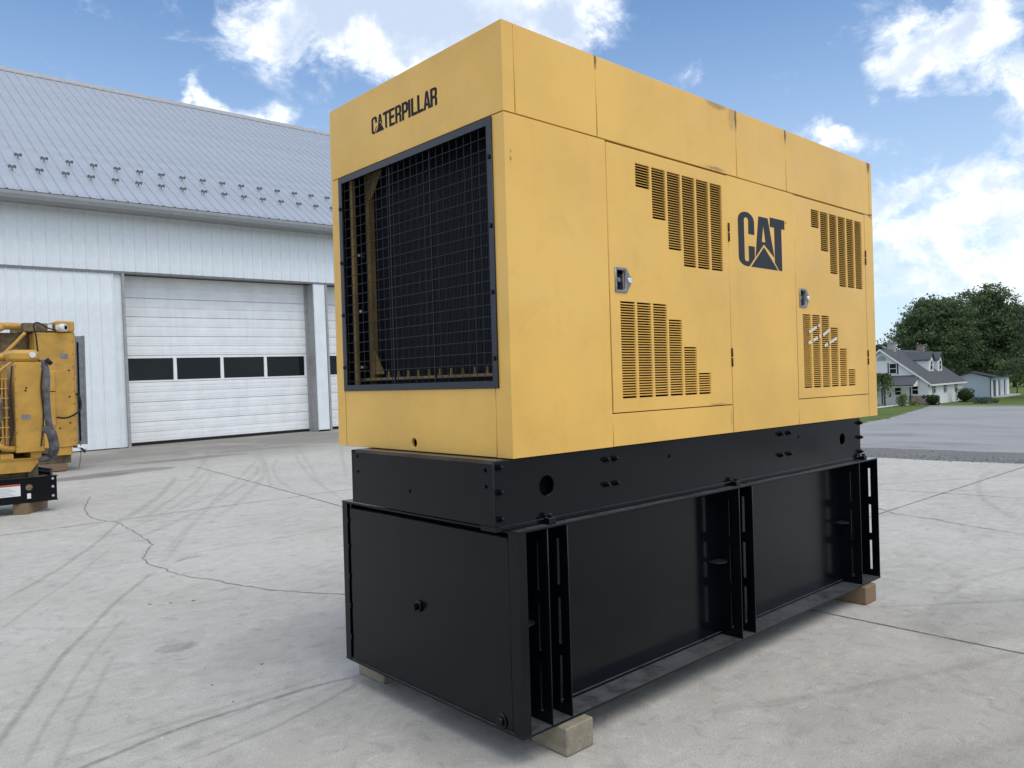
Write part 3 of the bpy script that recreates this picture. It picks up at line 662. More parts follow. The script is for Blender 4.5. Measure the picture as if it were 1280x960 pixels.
# --- doors with louvred openings
PZ = .01275
def lou(cols, top, nslots, pitch=PZ): return cols
def make_door(xa, xb, za, zb_, U, Lo, lx, lz, hz):
    loops = [rect(xa+g*1.6, xb-g*1.6, za+g*1.4, zb_-g*2)]
    cols = []
    for (xs, wd_, z_top, z_bot) in U+Lo:
        loops.append(rect(xs, xs+wd_, z_bot-.006, z_top+.006)); cols.append((xs, wd_, z_top, z_bot))
    loops.append(rect(lx+.008, lx+.075, lz-.052, lz+.052))
    d = plate('door', loops, T, side, YEL, G, GEN, 0)
    for (xs, wd_, zt_, zb__) in cols:
        b = MB(); n_ = round((zt_-zb__)/PZ)+1; zz = zb__
        p = (zt_-zb__)/(n_-1)
        # pressed slats between the slots: each leans outward at its foot
        for i in range(n_+1):
            zc_ = zb__-p/2+i*p
            if i in (0, n_): continue
            h = p*.15
            b.prism([(y0+.0075, zc_+h+.0022), (y0+.006, zc_+h+.0024), (y0-.0018, zc_-h+.001), (y0-.0010, zc_-h-.0006), (y0+.0075, zc_+h+.0004)], 'x', xs+.0004, xs+wd_-.0004)
        b.build('louver_column', YEL, d, GEN)
    # paddle latch: bezel, pocket, paddle, lock barrel
    bz = plate('latch', [[(lx, lz-.059), (lx+.083, lz-.059), (lx+.090, lz-.05), (lx+.118, lz-.012), (lx+.118, lz+.016), (lx+.090, lz+.053), (lx+.083, lz+.061), (lx, lz+.061)], rect(lx+.012, lx+.072, lz-.046, lz+.048)],
               .008, lambda u, v, w_: (u, y0+.002-w_, v), ZINC, d, GEN, .002)
    MB().box(lx+.008, lx+.076, y0+.030, y0+.034, lz-.053, lz+.053).build('latch_pocket', CORE, bz, GEN)
    MB().box(lx+.060, lx+.067, y0+.000, y0+.028, lz-.045, lz+.032).box(lx+.024, lx+.058, y0+.010, y0+.018, lz-.008, lz+.016, .003).box(lx+.03, lx+.044, y0+.006, y0+.010, lz-.004, lz+.012).box(lx+.014, lx+.020, y0+.002, y0+.02, lz-.044, lz+.044).build('paddle', ZINC, bz, GEN)
    MB().tube([(lx+.100, y0-.014, lz+.002), (lx+.100, y0+.0, lz+.002)], .0125, 14).build('lock', STEEL, bz, GEN)
    for hzz in hz:
        h = MB()
        for j in (-1, 1): h.tube([(xb+.0, y0-.004, hzz+j*.027-.024), (xb+.0, y0-.004, hzz+j*.027+.024)], .0055, 8)
        h.build('hinge', RUST, d, GEN)
    return d
U1 = [(3.031+i*.1287, .113, 2.645, zb_) for i, zb_ in enumerate((2.541, 2.401, 2.259, 2.182, 2.182, 2.182))]
L1 = [(2.890+i*.1268, .112, zt_, 1.510) for i, zt_ in enumerate((1.963, 1.963, 1.963, 1.888, 1.749, 1.611))]
U2 = [(4.824+i*.1272, .110, 2.651, zb_) for i, zb_ in enumerate((2.547, 2.406, 2.266, 2.188, 2.188, 2.188))]
L2 = [(4.681+i*.1255, .108, zt_, 1.512) for i, zt_ in enumerate((1.968, 1.968, 1.968, 1.893, 1.754, 1.612))]
make_door(2.8155, 3.8475, 1.4355, 2.7195, U1, L1, 2.854, 2.068, (2.40, 1.70))
d2 = make_door(4.6015, 5.6215, 1.4385, 2.7195, U2, L2, 4.642, 2.074, (2.41, 1.70))
# pale tape remnants across the lower louvres of the far door
TAPE = mat('old_tape', (.72, .68, .58), .5)
for (ax_, az_, bx_, bz_) in ((4.73, 1.855, 4.90, 1.91), (4.93, 1.84, 5.04, 1.885), (4.74, 1.79, 4.91, 1.84), (4.96, 1.775, 5.14, 1.83)):
    b = MB(); dx, dz = bx_-ax_, bz_-az_
    l = math.hypot(dx, dz); nx, nz = -dz/l*.010, dx/l*.010
    n_ = 8
    for i in range(n_):
        if random.random() < .2: continue
        s0, s1 = i/n_, (i+.85)/n_
        b.prism([(ax_+dx*s0+nx, az_+dz*s0+nz), (ax_+dx*s1+nx*random.uniform(.4, 1.1), az_+dz*s1+nz), (ax_+dx*s1-nx, az_+dz*s1-nz), (ax_+dx*s0-nx*random.uniform(.4, 1.1), az_+dz*s0-nz)], 'y', y0-.0045, y0-.0032)
    b.build('tape_strip', TAPE, d2, GEN)
# seam filler: dark rusty gasket behind the panel joints, lining inside
b = MB()
b.box(x0+T+.001, x1-T-.001, y0+T+.001, y0+T+.006, zs-.03, zs+.03)
for s in (2.2385, 2.7575, 3.953, 4.5165, 5.712): b.box(s-.02, s+.02, y0+T+.002, y0+T+.007, zs+.035, zt-.008)
for s in (2.8125, 3.8475, 4.6015, 5.6215): b.box(s-.02, s+.02, y0+T+.002, y0+T+.007, zb+.01, zs-.035)
for a, c, z in ((2.84, 3.82, 1.4345), (4.63, 5.6, 1.4375)): b.box(a, c, y0+T+.003, y0+T+.008, z-.02, z+.02)
b.box(x0+T+.001, x0+T+.006, y0+.03, y1-.03, zs-.003, zs+.03)
b.box(x0+T+.002, x0+T+.007, 2.46, 2.49, zb+.01, 1.58).box(x0+T+.002, x0+T+.007, 3.695, 3.725, zb+.01, 1.58)
b.build('seam_gasket', RUST, G, GEN)
b = MB()
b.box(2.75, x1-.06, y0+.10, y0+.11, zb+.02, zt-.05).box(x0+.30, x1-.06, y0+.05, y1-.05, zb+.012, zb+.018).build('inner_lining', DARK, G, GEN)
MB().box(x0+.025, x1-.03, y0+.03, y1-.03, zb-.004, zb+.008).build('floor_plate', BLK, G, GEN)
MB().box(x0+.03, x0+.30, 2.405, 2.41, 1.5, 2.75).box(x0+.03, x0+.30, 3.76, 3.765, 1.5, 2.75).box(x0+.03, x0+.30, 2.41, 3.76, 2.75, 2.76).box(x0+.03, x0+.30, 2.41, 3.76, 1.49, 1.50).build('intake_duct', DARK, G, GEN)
# --- radiator behind the guard
rad = MB().box(x0+.155, x0+.20, 2.41, 3.765, 1.50, 2.75).build('radiator', CORE, G, GEN)
b = MB(); yy = 2.43
while yy < 3.60:
    b.box(x0+.151, x0+.156, yy, yy+.003, 1.64, 2.745); yy += .0105
struct(b.build('radiator_fin', CORE, rad, GEN), 'stuff')
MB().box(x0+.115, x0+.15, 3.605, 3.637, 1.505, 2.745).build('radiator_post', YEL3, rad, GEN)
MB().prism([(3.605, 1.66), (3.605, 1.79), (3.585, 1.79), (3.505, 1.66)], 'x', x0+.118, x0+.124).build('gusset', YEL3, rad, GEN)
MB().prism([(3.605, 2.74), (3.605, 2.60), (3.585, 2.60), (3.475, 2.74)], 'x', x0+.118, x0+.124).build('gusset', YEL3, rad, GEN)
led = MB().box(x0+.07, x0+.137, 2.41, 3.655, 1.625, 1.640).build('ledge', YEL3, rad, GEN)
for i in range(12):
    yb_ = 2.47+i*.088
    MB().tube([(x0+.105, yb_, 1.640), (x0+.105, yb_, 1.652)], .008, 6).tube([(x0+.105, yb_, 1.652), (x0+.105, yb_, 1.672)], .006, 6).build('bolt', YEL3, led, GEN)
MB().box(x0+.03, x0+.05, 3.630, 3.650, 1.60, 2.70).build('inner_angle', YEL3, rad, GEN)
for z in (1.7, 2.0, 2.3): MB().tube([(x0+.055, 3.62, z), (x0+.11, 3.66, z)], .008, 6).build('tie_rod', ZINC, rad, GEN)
# --- guard: frame of angle and welded wire
fo = [2.4515, 3.7065, 1.5735, 2.7165]; fw = .032
gr = plate('grille', [rect(*fo), rect(fo[0]+fw, fo[1]-fw, fo[2]+fw, fo[3]-fw)], .008, lambda u, v, w_: (x0-w_, u, v), BLK_F, G, GEN, .001)
wv = bpy.data.meshes.new('grille_wire'); b = MB().tube([(0, 0, fo[2]+.02), (0, 0, fo[3]-.02)], .0019, 6); b.bm.to_mesh(wv); b.bm.free(); wv.materials.append(BLK_M)
wh = bpy.data.meshes.new('grille_wire'); b = MB().tube([(0, fo[0]+.02, 0), (0, fo[1]-.02, 0)], .0019, 6); b.bm.to_mesh(wh); b.bm.free(); wh.materials.append(BLK_M)
yy = fo[0]+fw+.018
while yy < fo[1]-fw: link('grille_wire', wv, gr, (x0+.0085-GEN.x, yy-GEN.y, 0)); yy += .0508
zz = fo[2]+fw+.02
while zz < fo[3]-fw: link('grille_wire', wh, gr, (x0+.0040-GEN.x, -GEN.y, zz)); zz += .0508
for yy in (3.250, 2.914): MB().box(x0+.012, x0+.020, yy-.004, yy+.004, fo[2]+.03, fo[3]-.03).build('grille_bar', BLK_M, gr, GEN)
for yy in (fo[0]+.018, fo[1]-.018):
    for zz in (1.70, 1.98, 2.26, 2.55): MB().tube([(x0-.016, yy, zz), (x0-.006, yy, zz)], .010, 6).build('bolt', BLK, gr, GEN)
# --- lettering, cut as thin vinyl
def glyph(ch):
    s = .30
    return {
     'C': [[(.22, 1), (.78, 1), (1, .88), (1, .62), (.68, .62), (.68, .82), (.60, .87), (.40, .87), (.32, .82), (.32, .18), (.40, .13), (.60, .13), (.68, .18), (.68, .38), (1, .38), (1, .12), (.78, 0), (.22, 0), (0, .12), (0, .88)]],
     'A': [[(.32, 1), (.68, 1), (1.02, 0), (.70, 0), (.645, .2), (.355, .2), (.30, 0), (-.02, 0)], [(.40, .34), (.60, .34), (.5, .80)]],
     'T': [[(0, 1), (1, 1), (1, .84), (.66, .84), (.66, 0), (.34, 0), (.34, .84), (0, .84)]],
     'E': [[(0, 1), (.95, 1), (.95, .85), (.34, .85), (.34, .59), (.85, .59), (.85, .43), (.34, .43), (.34, .15), (.95, .15), (.95, 0), (0, 0)]],
     'R': [[(0, 1), (.75, 1), (1, .88), (1, .56), (.86, .48), (1, .38), (1, 0), (.68, 0), (.68, .36), (.62, .42), (.34, .42), (.34, 0), (0, 0)], [(.34, .56), (.62, .56), (.68, .61), (.68, .80), (.62, .86), (.34, .86)]],
     'P': [[(0, 1), (.76, 1), (1, .88), (1, .50), (.76, .38), (.34, .38), (.34, 0), (0, 0)], [(.34, .53), (.62, .53), (.68, .58), (.68, .80), (.62, .86), (.34, .86)]],
     'I': [[(0, 1), (.34, 1), (.34, 0), (0, 0)]],
     'L': [[(0, 1), (.34, 1), (.34, .16), (.92, .16), (.92, 0), (0, 0)]]}[ch]
word = 'CATERPILLAR'; yl0, yr0, zl0, zl1 = 3.372, 2.822, 2.871, 2.955
adv = {'C': 1.06, 'A': 1.04, 'T': 1.06, 'E': 1.06, 'R': 1.12, 'P': 1.06, 'I': .47, 'L': .99}
tw = sum(adv[c] for c in word)-.1; cx = 0
lg = []
apex = None
word_o = None
for i, ch in enumerate(word):
    lp = glyph(ch)
    if i == 0: lp = [[(.22, 1), (.78, 1), (1, .88), (1, .62), (.68, .62), (.68, .82), (.60, .87), (.40, .87), (.32, .82), (.32, .18), (.40, .13), (.58, .13), (.68, .26), (.80, .38), (.95, .38), (.58, 0), (.22, 0), (0, .12), (0, .88)]]
    if i == 1: lp = [[(.32, 1), (.68, 1), (.90, .32), (.5, .62), (.06, .26)], [(.44, .66), (.56, .66), (.5, .84)]]
    if i == 2: lp = [[(0, 1), (1, 1), (1, .84), (.66, .84), (.66, 0), (.52, 0), (.34, .12), (.34, .84), (0, .84)]]
    q = [[(yl0-(cx+u)/tw*(yl0-yr0), zl0+v*(zl1-zl0)) for u, v in l] for l in lp]
    plate('letter', q, .0012, lambda u, v, w_: (x0-w_, u, v), DECAL2, G, GEN)
    if i == 1: apex = cx
    cx += adv[ch]
q = [[(yl0-(apex+u)/tw*(yl0-yr0), zl0+v*(zl1-zl0)) for u, v in [(.5, .53), (1.18, 0), (-.36, 0)]]]
plate('triangle_emblem', q, .0012, lambda u, v, w_: (x0-w_, u, v), DECAL2, G, GEN)
# the large mark on the side
X_, Z_ = (3.949, 4.477), (2.226, 2.538)
def CT(pts): return [[(X_[0]+u*(X_[1]-X_[0]), Z_[0]+v*(Z_[1]-Z_[0])) for u, v in l] for l in pts]
arcC = lambda cx_, cy_, rx, ry, a0, a1, n_=7: [(cx_+rx*math.cos(R_(a0+(a1-a0)*i/n_)), cy_+ry*math.sin(R_(a0+(a1-a0)*i/n_))) for i in range(n_+1)]
Cc = arcC(.165, .84, .165, .16, 180, 0)+[(.33, .60), (.205, .60)]+arcC(.165, .845, .045, .055, 0, 180)+arcC(.165, .14, .045, .055, 180, 340)+[(.205, .38), (.33, .38), (.33, .17), (.21, .0)]+arcC(.165, .15, .165, .15, 275, 180)
plate('letter', CT([Cc]), .0012, lambda u, v, w_: (u, y0-w_, v), DECAL, G, GEN)
plate('letter', CT([[(.425, .97), (.625, .97), (.755, .24), (.53, .46), (.345, .19)], [(.485, .50), (.565, .50), (.525, .82)]]), .0012, lambda u, v, w_: (u, y0-w_, v), DECAL, G, GEN)
plate('letter', CT([[(.67, 1.0), (1, 1.0), (1, .82), (.925, .82), (.925, .0), (.86, .0), (.765, .14), (.765, .82), (.67, .82)]]), .0012, lambda u, v, w_: (u, y0-w_, v), DECAL, G, GEN)
plate('triangle_emblem', CT([[(.53, .405), (.83, .0), (.25, .0)]]), .0012, lambda u, v, w_: (u, y0-w_, v), DECAL, G, GEN)
plate('registered_mark', CT([circ(1.03, .965, .013, 10, .022), circ(1.03, .965, .008, 10, .014)]), .001, lambda u, v, w_: (u, y0-w_, v), DECAL, G, GEN)

# --- black skid frame
kx0, kx1, ky0, ky1, kz0 = 2.0825, 5.5087, 2.3985, 3.5115, 1.006
plate('skid_rail', [rect(kx0, kx1, kz0, zb-.006), circ(2.382, 1.144, .045, 24), circ(5.23, 1.143, .040, 24), circ(3.27, 1.195, .010, 10), circ(4.62, 1.20, .010, 10)], .012, lambda u, v, w_: (u, ky0+.012-w_, v), BLK, G, GEN, .001)
MB().box(kx0, kx1, ky0-.004, ky0+.10, .9828, 1.0055, .003).build('rail_flange', BLK, G, GEN)
MB().box(kx0, kx1, ky1-.012, ky1, kz0, zb-.006).build('skid_rail', BLK, G, GEN)
plate('skid_end_plate', [rect(ky0+.012, ky1-.012, kz0, zb-.018)]+[circ(a, c, .009, 10) for a, c in ((2.455, 1.235), (2.453, 1.168), (3.455, 1.243), (3.452, 1.165), (3.0, 1.103))], .010, lambda u, v, w_: (kx0+.010-w_, u, v), BLK, G, GEN, .001)
MB().prism([(kx0, zb-.018), (kx0+.022, zb-.004), (x0+.05, zb-.004), (x0+.05, zb-.014), (kx0+.012, zb-.022)], 'y', ky0+.014, ky1-.014).build('end_lip', BLK, G, GEN)
MB().box(kx0+.02, kx1-.02, ky0+.05, ky0+.06, kz0+.01, zb-.02).box(kx0+.06, kx0+.07, ky0+.05, ky1-.05, kz0+.01, zb-.02).build('skid_inner', DARK, G, GEN)
MB().box(kx1-.01, kx1, ky0+.012, ky1-.012, kz0, zb-.01).build('skid_end_plate', BLK, G, GEN)
bm_ = MB().tube([(0, -.003, 0), (0, .0, 0)], .019, 12).tube([(0, -.016, 0), (0, -.003, 0)], .0145, 6).tube([(0, -.028, 0), (0, -.016, 0)], .008, 8).bm
bme = bpy.data.meshes.new('bolt'); bmesh.ops.recalc_face_normals(bm_, faces=bm_.faces[:]); bm_.to_mesh(bme); bm_.free(); bme.materials.append(BLK)
for (bx, bz) in [(2.775, 1.222), (2.838, 1.222), (2.772, 1.106), (2.842, 1.106), (4.392, 1.235), (4.490, 1.235), (4.388, 1.107), (4.492, 1.107), (2.108, 1.248), (2.108, 1.146), (2.108, 1.036), (5.488, 1.24), (5.488, 1.14), (5.488, 1.04)]:
    link('bolt', bme, G, (bx-GEN.x, ky0-GEN.y, bz))
for cxp in (2.372, 3.845, 5.49): MB().box(cxp-.022, cxp+.022, 2.356, ky0-.005, .9826, 1.010, .003).tube([(cxp, 2.372, 1.01), (cxp, 2.372, 1.026)], .012, 6).build('hold_down_clip', BLK, G, GEN)

# --- fuel tank base
tx0, tx1, ty0, ty1, tz1, tz0 = 2.1547, 5.6598, 2.3452, 3.7505, .9823, .1243
MB().box(tx0, tx1, ty0, ty1, tz1-.011, tz1, .002).build('tank_top', BLK, G, GEN)
MB().box(tx0, tx1, ty0, ty1, tz0, tz0+.011, .002).build('tank_bottom', BLK, G, GEN)
ZB, ZT = tz0+.011, tz1-.011
plate('tank_end_panel', [rect(2.420, 3.688, tz0-.004, .948)], .012, lambda u, v, w_: (tx0+.022-w_, u, v), BLK, G, GEN, .003)
MB().box(tx0+.05, tx0+.06, 2.40, ty1-.009, ZB, ZT).build('tank_end_wall', BLK, G, GEN)
MB().box(tx0+.002, tx0+.008, ty0+.002, 2.408, ZB, ZT).box(tx0+.008, tx0+.048, ty0+.002, ty0+.008, ZB, ZT).build('corner_post', BLK, G, GEN)
MB().box(tx0+.002, tx0+.008, 3.700, ty1-.002, ZB, ZT).box(tx0+.008, tx0+.05, ty1-.008, ty1-.002, ZB, ZT).build('corner_post', BLK, G, GEN)
MB().box(tx0+.061, 5.648, 2.491, 2.50, ZB, ZT).build('tank_side_panel', BLK, G, GEN)
MB().box(5.36, 5.37, 2.51, 3.6, ZB, ZT).build('tank_end_wall', BLK, G, GEN)
MB().box(tx0+.06, 5.36, 3.60, 3.61, ZB, ZT).build('tank_side_panel', BLK, G, GEN)
MB().box(2.47, 5.64, 2.479, 2.49, ZB, ZB+.012).build('weld_bead', BLK, G, GEN)
for fx in (2.33, 2.452, 3.833, 3.972, 5.365, 5.656):
    rb = plate('rib', [rect(ty0+.001, 2.490, ZB, ZT)]+[rect(2.397, 2.413, a, c) for a, c in ((.181, .389), (.441, .644), (.702, .905))], .006, lambda u, v, w_, fx=fx: (fx-w_, u, v), BLK, G, GEN, 0)
for fx in (2.33, 3.833, 5.365):
    MB().prism([(fx-.106, 2.489)]+[(fx-.053-.053*math.cos(a*math.pi/10), 2.46-.05*math.sin(a*math.pi/10)) for a in range(11)]+[(fx-.006, 2.489)], 'z', .556, .562).build('lifting_lug', BLK_M, G, GEN)
for fx in (2.46, 3.978):
    MB().prism([(fx+.0, 2.489), (fx+.0, 2.43), (fx+.03, 2.44), (fx+.05, 2.489)], 'z', .560, .566).build('lifting_lug', BLK_M, G, GEN)
MB().tube([(tx0-.004, 3.07, .537), (tx0+.010, 3.07, .537)], .028, 12).tube([(tx0-.026, 3.07, .537), (tx0-.004, 3.07, .537)], .017, 6).build('drain_plug', BLK, G, GEN)
MB().tube([(tx0+.003, 2.490, .160), (tx0+.010, 2.490, .160)], .034, 20).tube([(tx0-.006, 2.490, .160), (tx0+.003, 2.490, .160)], .018, 8).build('grounding_lug', BLK, G, GEN)
b = MB()
for z in (.25, .42, .58, .74, .88):
    for yy in (2.414, 3.695): b.box(tx0+.002, tx0+.012, yy-.003, yy+.003, z-.012, z+.012)
b.build('tack_weld', BLK, G, GEN)
# timbers under the tank
def timber(name, xa, xb, ya, yb, h, label, rot=0, m=WOOD):
    o = MB().box(xa, xb, ya, yb, 0.001, h, .006).build(name, m, None, ((xa+xb)/2, (ya+yb)/2, 0)); o.location = ((xa+xb)/2, (ya+yb)/2, 0); o.rotation_euler = (0, 0, rot)
    tag(o, label, 'timber block', 'timbers under the generator'); return o
timber('timber_block', 2.36, 2.53, 2.298, 2.52, tz0-.001, 'pale end-grain timber block under the nearest corner of the black tank', .0)
timber('timber_block', 2.26, 2.40, 3.56, 3.80, tz0-.001, 'timber block tucked under the rear left corner of the black tank', .03)
timber('timber_block', 5.34, 5.505, 2.315, 3.70, tz0-.001, 'long timber under the far right end of the black tank', 0, WOOD2)

# ================================================================== PLANTS
def leafmat(name, c1, c2):
    m = bpy.data.materials.new(name); m.use_nodes = True; t = NT(m.node_tree); b = t.n['Principled BSDF']
    rnd = t.n.new('ShaderNodeNewGeometry').outputs['Random Per Island']
    t.l.new(t.mix(rnd, c1, c2), b.inputs['Base Color']); b.inputs['Roughness'].default_value = .6; b.inputs['Specular IOR Level'].default_value = .25
    tr = t.n.new('ShaderNodeBsdfTranslucent'); t.l.new(t.mix(rnd, c1, c2), tr.inputs[0])
    ms = t.n.new('ShaderNodeMixShader'); ms.inputs[0].default_value = .4
    o = t.n['Material Output']; t.l.new(b.outputs[0], ms.inputs[1]); t.l.new(tr.outputs[0], ms.inputs[2]); t.l.new(ms.outputs[0], o.inputs[0])
    return m
LF1 = leafmat('maple_leaves', (.105, .15, .072), (.155, .215, .10))
LF2 = leafmat('dark_leaves', (.065, .095, .052), (.105, .145, .070))
LF3 = leafmat('light_leaves', (.11, .16, .05), (.19, .25, .08))
LF4 = leafmat('conifer_needles', (.025, .045, .03), (.05, .075, .045))
LF5 = leafmat('blue_grey_leaves', (.07, .10, .085), (.12, .15, .13))
LF6 = leafmat('brown_leaves', (.10, .075, .055), (.17, .12, .09))
BARK = mat('bark', (.07, .055, .042), .9, var=.4, vscale=8)
def leaf(bm, p, s, nrm=None):
    n = Vector((random.gauss(0, 1), random.gauss(0, 1), random.gauss(0, 1)+.6)).normalized() if nrm is None else nrm
    a = n.orthogonal().normalized(); b = n.cross(a); r = random.uniform(0, 6.28)
    u = (a*math.cos(r)+b*math.sin(r))*s; v = (b*math.cos(r)-a*math.sin(r))*s*random.uniform(.45, .8)
    bm.faces.new([bm.verts.new(p+q) for q in (u, v*.9+u*.1, -u, -v)])
def crown(parent, org, blobs, nclump, nleaf, s, m, csize):
    """leaf clumps through a crown made of several overlapping ellipsoids (centre, radii)"""
    b = MB(); vol = [k[1][0]*k[1][1]*k[1][2] for k in blobs]
    for _ in range(nclump):
        c, r = random.choices(blobs, vol)[0]
        d = Vector((random.gauss(0, 1), random.gauss(0, 1), random.gauss(0, 1))).normalized()*(random.random()**.33)
        p = Vector(c)+Vector((d.x*r[0], d.y*r[1], d.z*r[2])); cs = csize*random.uniform(.6, 1.3)
        for _ in range(nleaf):
            q = Vector((random.gauss(0, .5), random.gauss(0, .5), random.gauss(0, .32)))*cs
            leaf(b.bm, p+q, s*random.uniform(.6, 1.3))
    o = MB(); o.bm.free(); o.bm = b.bm
    me = bpy.data.meshes.new('crown'); bm = b.bm; bm.to_mesh(me); bm.free(); me.materials.append(m)
    return link('crown', me, parent)
def tree(name, px, depth, height, blobs, label, cat, m, nclump, nleaf, s, csize, group=None, trunk=.35, tz=.5):
    xy = at(px, depth); z = zg(*xy)-.05
    r = empty(name, (*xy, z), label, cat, group)
    b = MB().tube([(0, 0, -.2), (.1, 0, height*.15), (-.05, .1, height*tz), (0, 0, height*.8)], [trunk, trunk*.8, trunk*.55, trunk*.1], 9)
    for i in range(9):
        a = i*2.4+random.random(); h = height*(.2+.055*i); l = height*random.uniform(.22, .38)
        p0 = Vector((0, 0, h)); p2 = Vector((math.cos(a)*l, math.sin(a)*l, h+l*.7)); p1 = (p0+p2)/2+Vector((0, 0, -.08*l))
        b.tube([p0, p1, p2], [trunk*.38, trunk*.25, .03], 6)
    b.build('trunk', BARK, r)
    # ellipsoids are given across the view (s), in depth (t) and up
    bl = []
    for (sx, st, zc_, rs, rt, rz) in blobs:
        c = R2.xy.normalized()*sx+Fv.xy.normalized()*st
        bl.append(((c.x, c.y, zc_), ((rs+rt)/2, (rs+rt)/2, rz)))
    crown(r, None, bl, nclump, nleaf, s, m, csize)
    return r
tree('maple_tree', 1164, 100, 13.6, [(-.6, 0, 11.6, 2.0, 2.0, 1.5), (2.7, 0, 11.3, 2.0, 2.0, 1.7), (4.2, 0, 10.6, 1.6, 1.6, 1.5), (0, 0, 7.2, 3.4, 3.4, 3.6), (-2.7, 0, 7.8, 2.4, 2.4, 2.3), (2.4, 0, 8.2, 2.6, 2.6, 3.0), (0.4, 0, 10.6, 2.9, 2.9, 2.0), (-1.7, 0, 9.8, 2.4, 2.4, 1.6), (-3.6, 0, 6.3, 1.6, 1.6, 1.3), (3.2, 0, 5.2, 2.5, 2.5, 1.5), (3.6, 0, 8.6, 2.2, 2.2, 2.6), (4.6, 0, 6.4, 2.0, 2.0, 2.2), (-4.2, 0, 7.9, 1.3, 1.3, 1.2), (1.6, 0, 11.6, 1.8, 1.8, 1.4)],
     'broad dark green maple behind the white house, left half of the big crown', 'tree', LF1, 860, 34, .17, .75, 'large maples behind the house')
tree('maple_tree', 1246, 103, 15.0, [(0, 0, 8.0, 3.9, 3.9, 4.2), (-.2, 0, 12.2, 2.7, 2.7, 2.0), (-2.6, 0, 8.6, 2.7, 2.7, 3.0), (2.6, 0, 8.8, 2.6, 2.6, 3.2), (-3.0, 0, 5.2, 2.6, 2.6, 1.5), (1.8, 0, 11, 2.2, 2.2, 1.6), (1.6, 0, 5.0, 2.6, 2.6, 1.5), (-2.2, -1.5, 4.3, 2.6, 2.6, 1.4), (.3, -1.5, 4.2, 2.4, 2.4, 1.3), (-3.6, 0, 10.2, 2, 2, 1.9), (-.2, 0, 13.4, 2.0, 2.0, 1.5), (-3.9, -8.5, 3.9, 1.9, 1.9, .9), (-1.6, -9, 3.9, 2.2, 2.2, .9), (.8, -8.5, 4.2, 2.2, 2.2, 1.1), (-4.3, 0, 11.4, 2.2, 2.2, 1.9), (-2.6, 0, 12.4, 2.0, 2.0, 1.7)],
     'taller dark green maple rising above the white garage', 'tree', LF1, 1150, 34, .17, .75, 'large maples behind the house', .45)
tree('shade_tree', 1104, 126, 9, [(0, 0, 5.6, 2.6, 2.6, 3.0), (1.8, 0, 5, 2, 2, 2), (-2.2, 0, 5, 2, 2, 2.2)], 'smaller dark tree beyond the house gable, lowest of the dark crowns', 'tree', LF2, 150, 34, .22, .8)
for (px, dp, h, lab) in ((1135, 140, 7.5, 'dense tree far behind the house chimneys'), (1185, 145, 7.5, 'dense tree far behind the house roof end'), (1226, 150, 7.5, 'dense tree far behind the garage roof'), (1268, 150, 8.5, 'dense dark tree beyond the lawn at the right edge')):
    tree('shade_tree', px, dp, h, [(0, 0, h*.5, 4.4, 4.4, h*.42), (-3, 0, h*.4, 2.6, 2.6, h*.35), (3, 0, h*.42, 2.6, 2.6, h*.36)], lab, 'tree', LF2, 190, 36, .28, 1.0, 'trees far behind the houses')
tree('young_tree', 1271, 112, 4.2, [(0, 0, 2.6, 1.1, 1.1, 1.4)], 'small light green tree on the lawn at right edge', 'tree', LF3, 30, 24, .14, .45, None, .09)
# conifer at the right edge: tiers of drooping boughs
xy = at(1292, 88); z = zg(*xy); cf = empty('pine_tree', (*xy, z), 'feathery dark conifer cut by the right edge of the photo', 'tree')
MB().tube([(0, 0, 0), (.05, 0, 6), (0, 0, 12)], [.28, .16, .02], 8).build('trunk', BARK, cf)
b = MB()
for i in range(60):
    h = 2.5+9*(i/60); l = (12.2-h)*.28*random.uniform(.6, 1.15)+.35; a = i*2.399
    for j in range(26):
        t_ = random.random()**.7; p = Vector((math.cos(a)*l*t_, math.sin(a)*l*t_, h+.35*l*t_-.5*l*t_*t_*.7))+Vector((random.gauss(0, .14), random.gauss(0, .14), random.gauss(0, .07)))
        leaf(b.bm, p, random.uniform(.08, .17))
me = bpy.data.meshes.new('crown'); b.bm.to_mesh(me); b.bm.free(); me.materials.append(LF4); link('crown', me, cf)
# weeping ornamental by the porch
xy = at(1103, 76); z = zg(*xy); wp = empty('weeping_tree', (*xy, z), 'small weeping tree with drooping fronds before the porch', 'tree')
MB().tube([(.1, -.15, 0), (.08, -.12, 1.2), (0, 0, 2.6)], [.09, .07, .05], 8).build('trunk', BARK, wp)
b = MB()
for i in range(46):
    a = random.uniform(0, 6.28); l = random.uniform(.6, 1.35); h = random.uniform(2.3, 3.0); dr = random.uniform(.8, 1.9)
    for j in range(16):
        t_ = j/16; p = Vector((math.cos(a)*l*math.sin(t_*1.57), math.sin(a)*l*math.sin(t_*1.57), h+.55*math.sin(t_*3.14)*.6-dr*t_*t_))
        leaf(b.bm, p+Vector((random.gauss(0, .04), random.gauss(0, .04), random.gauss(0, .04))), random.uniform(.10, .20))
me = bpy.data.meshes.new('crown'); b.bm.to_mesh(me); b.bm.free(); me.materials.append(leafmat('willow_leaves', (.06, .10, .03), (.12, .17, .06))); link('crown', me, wp)
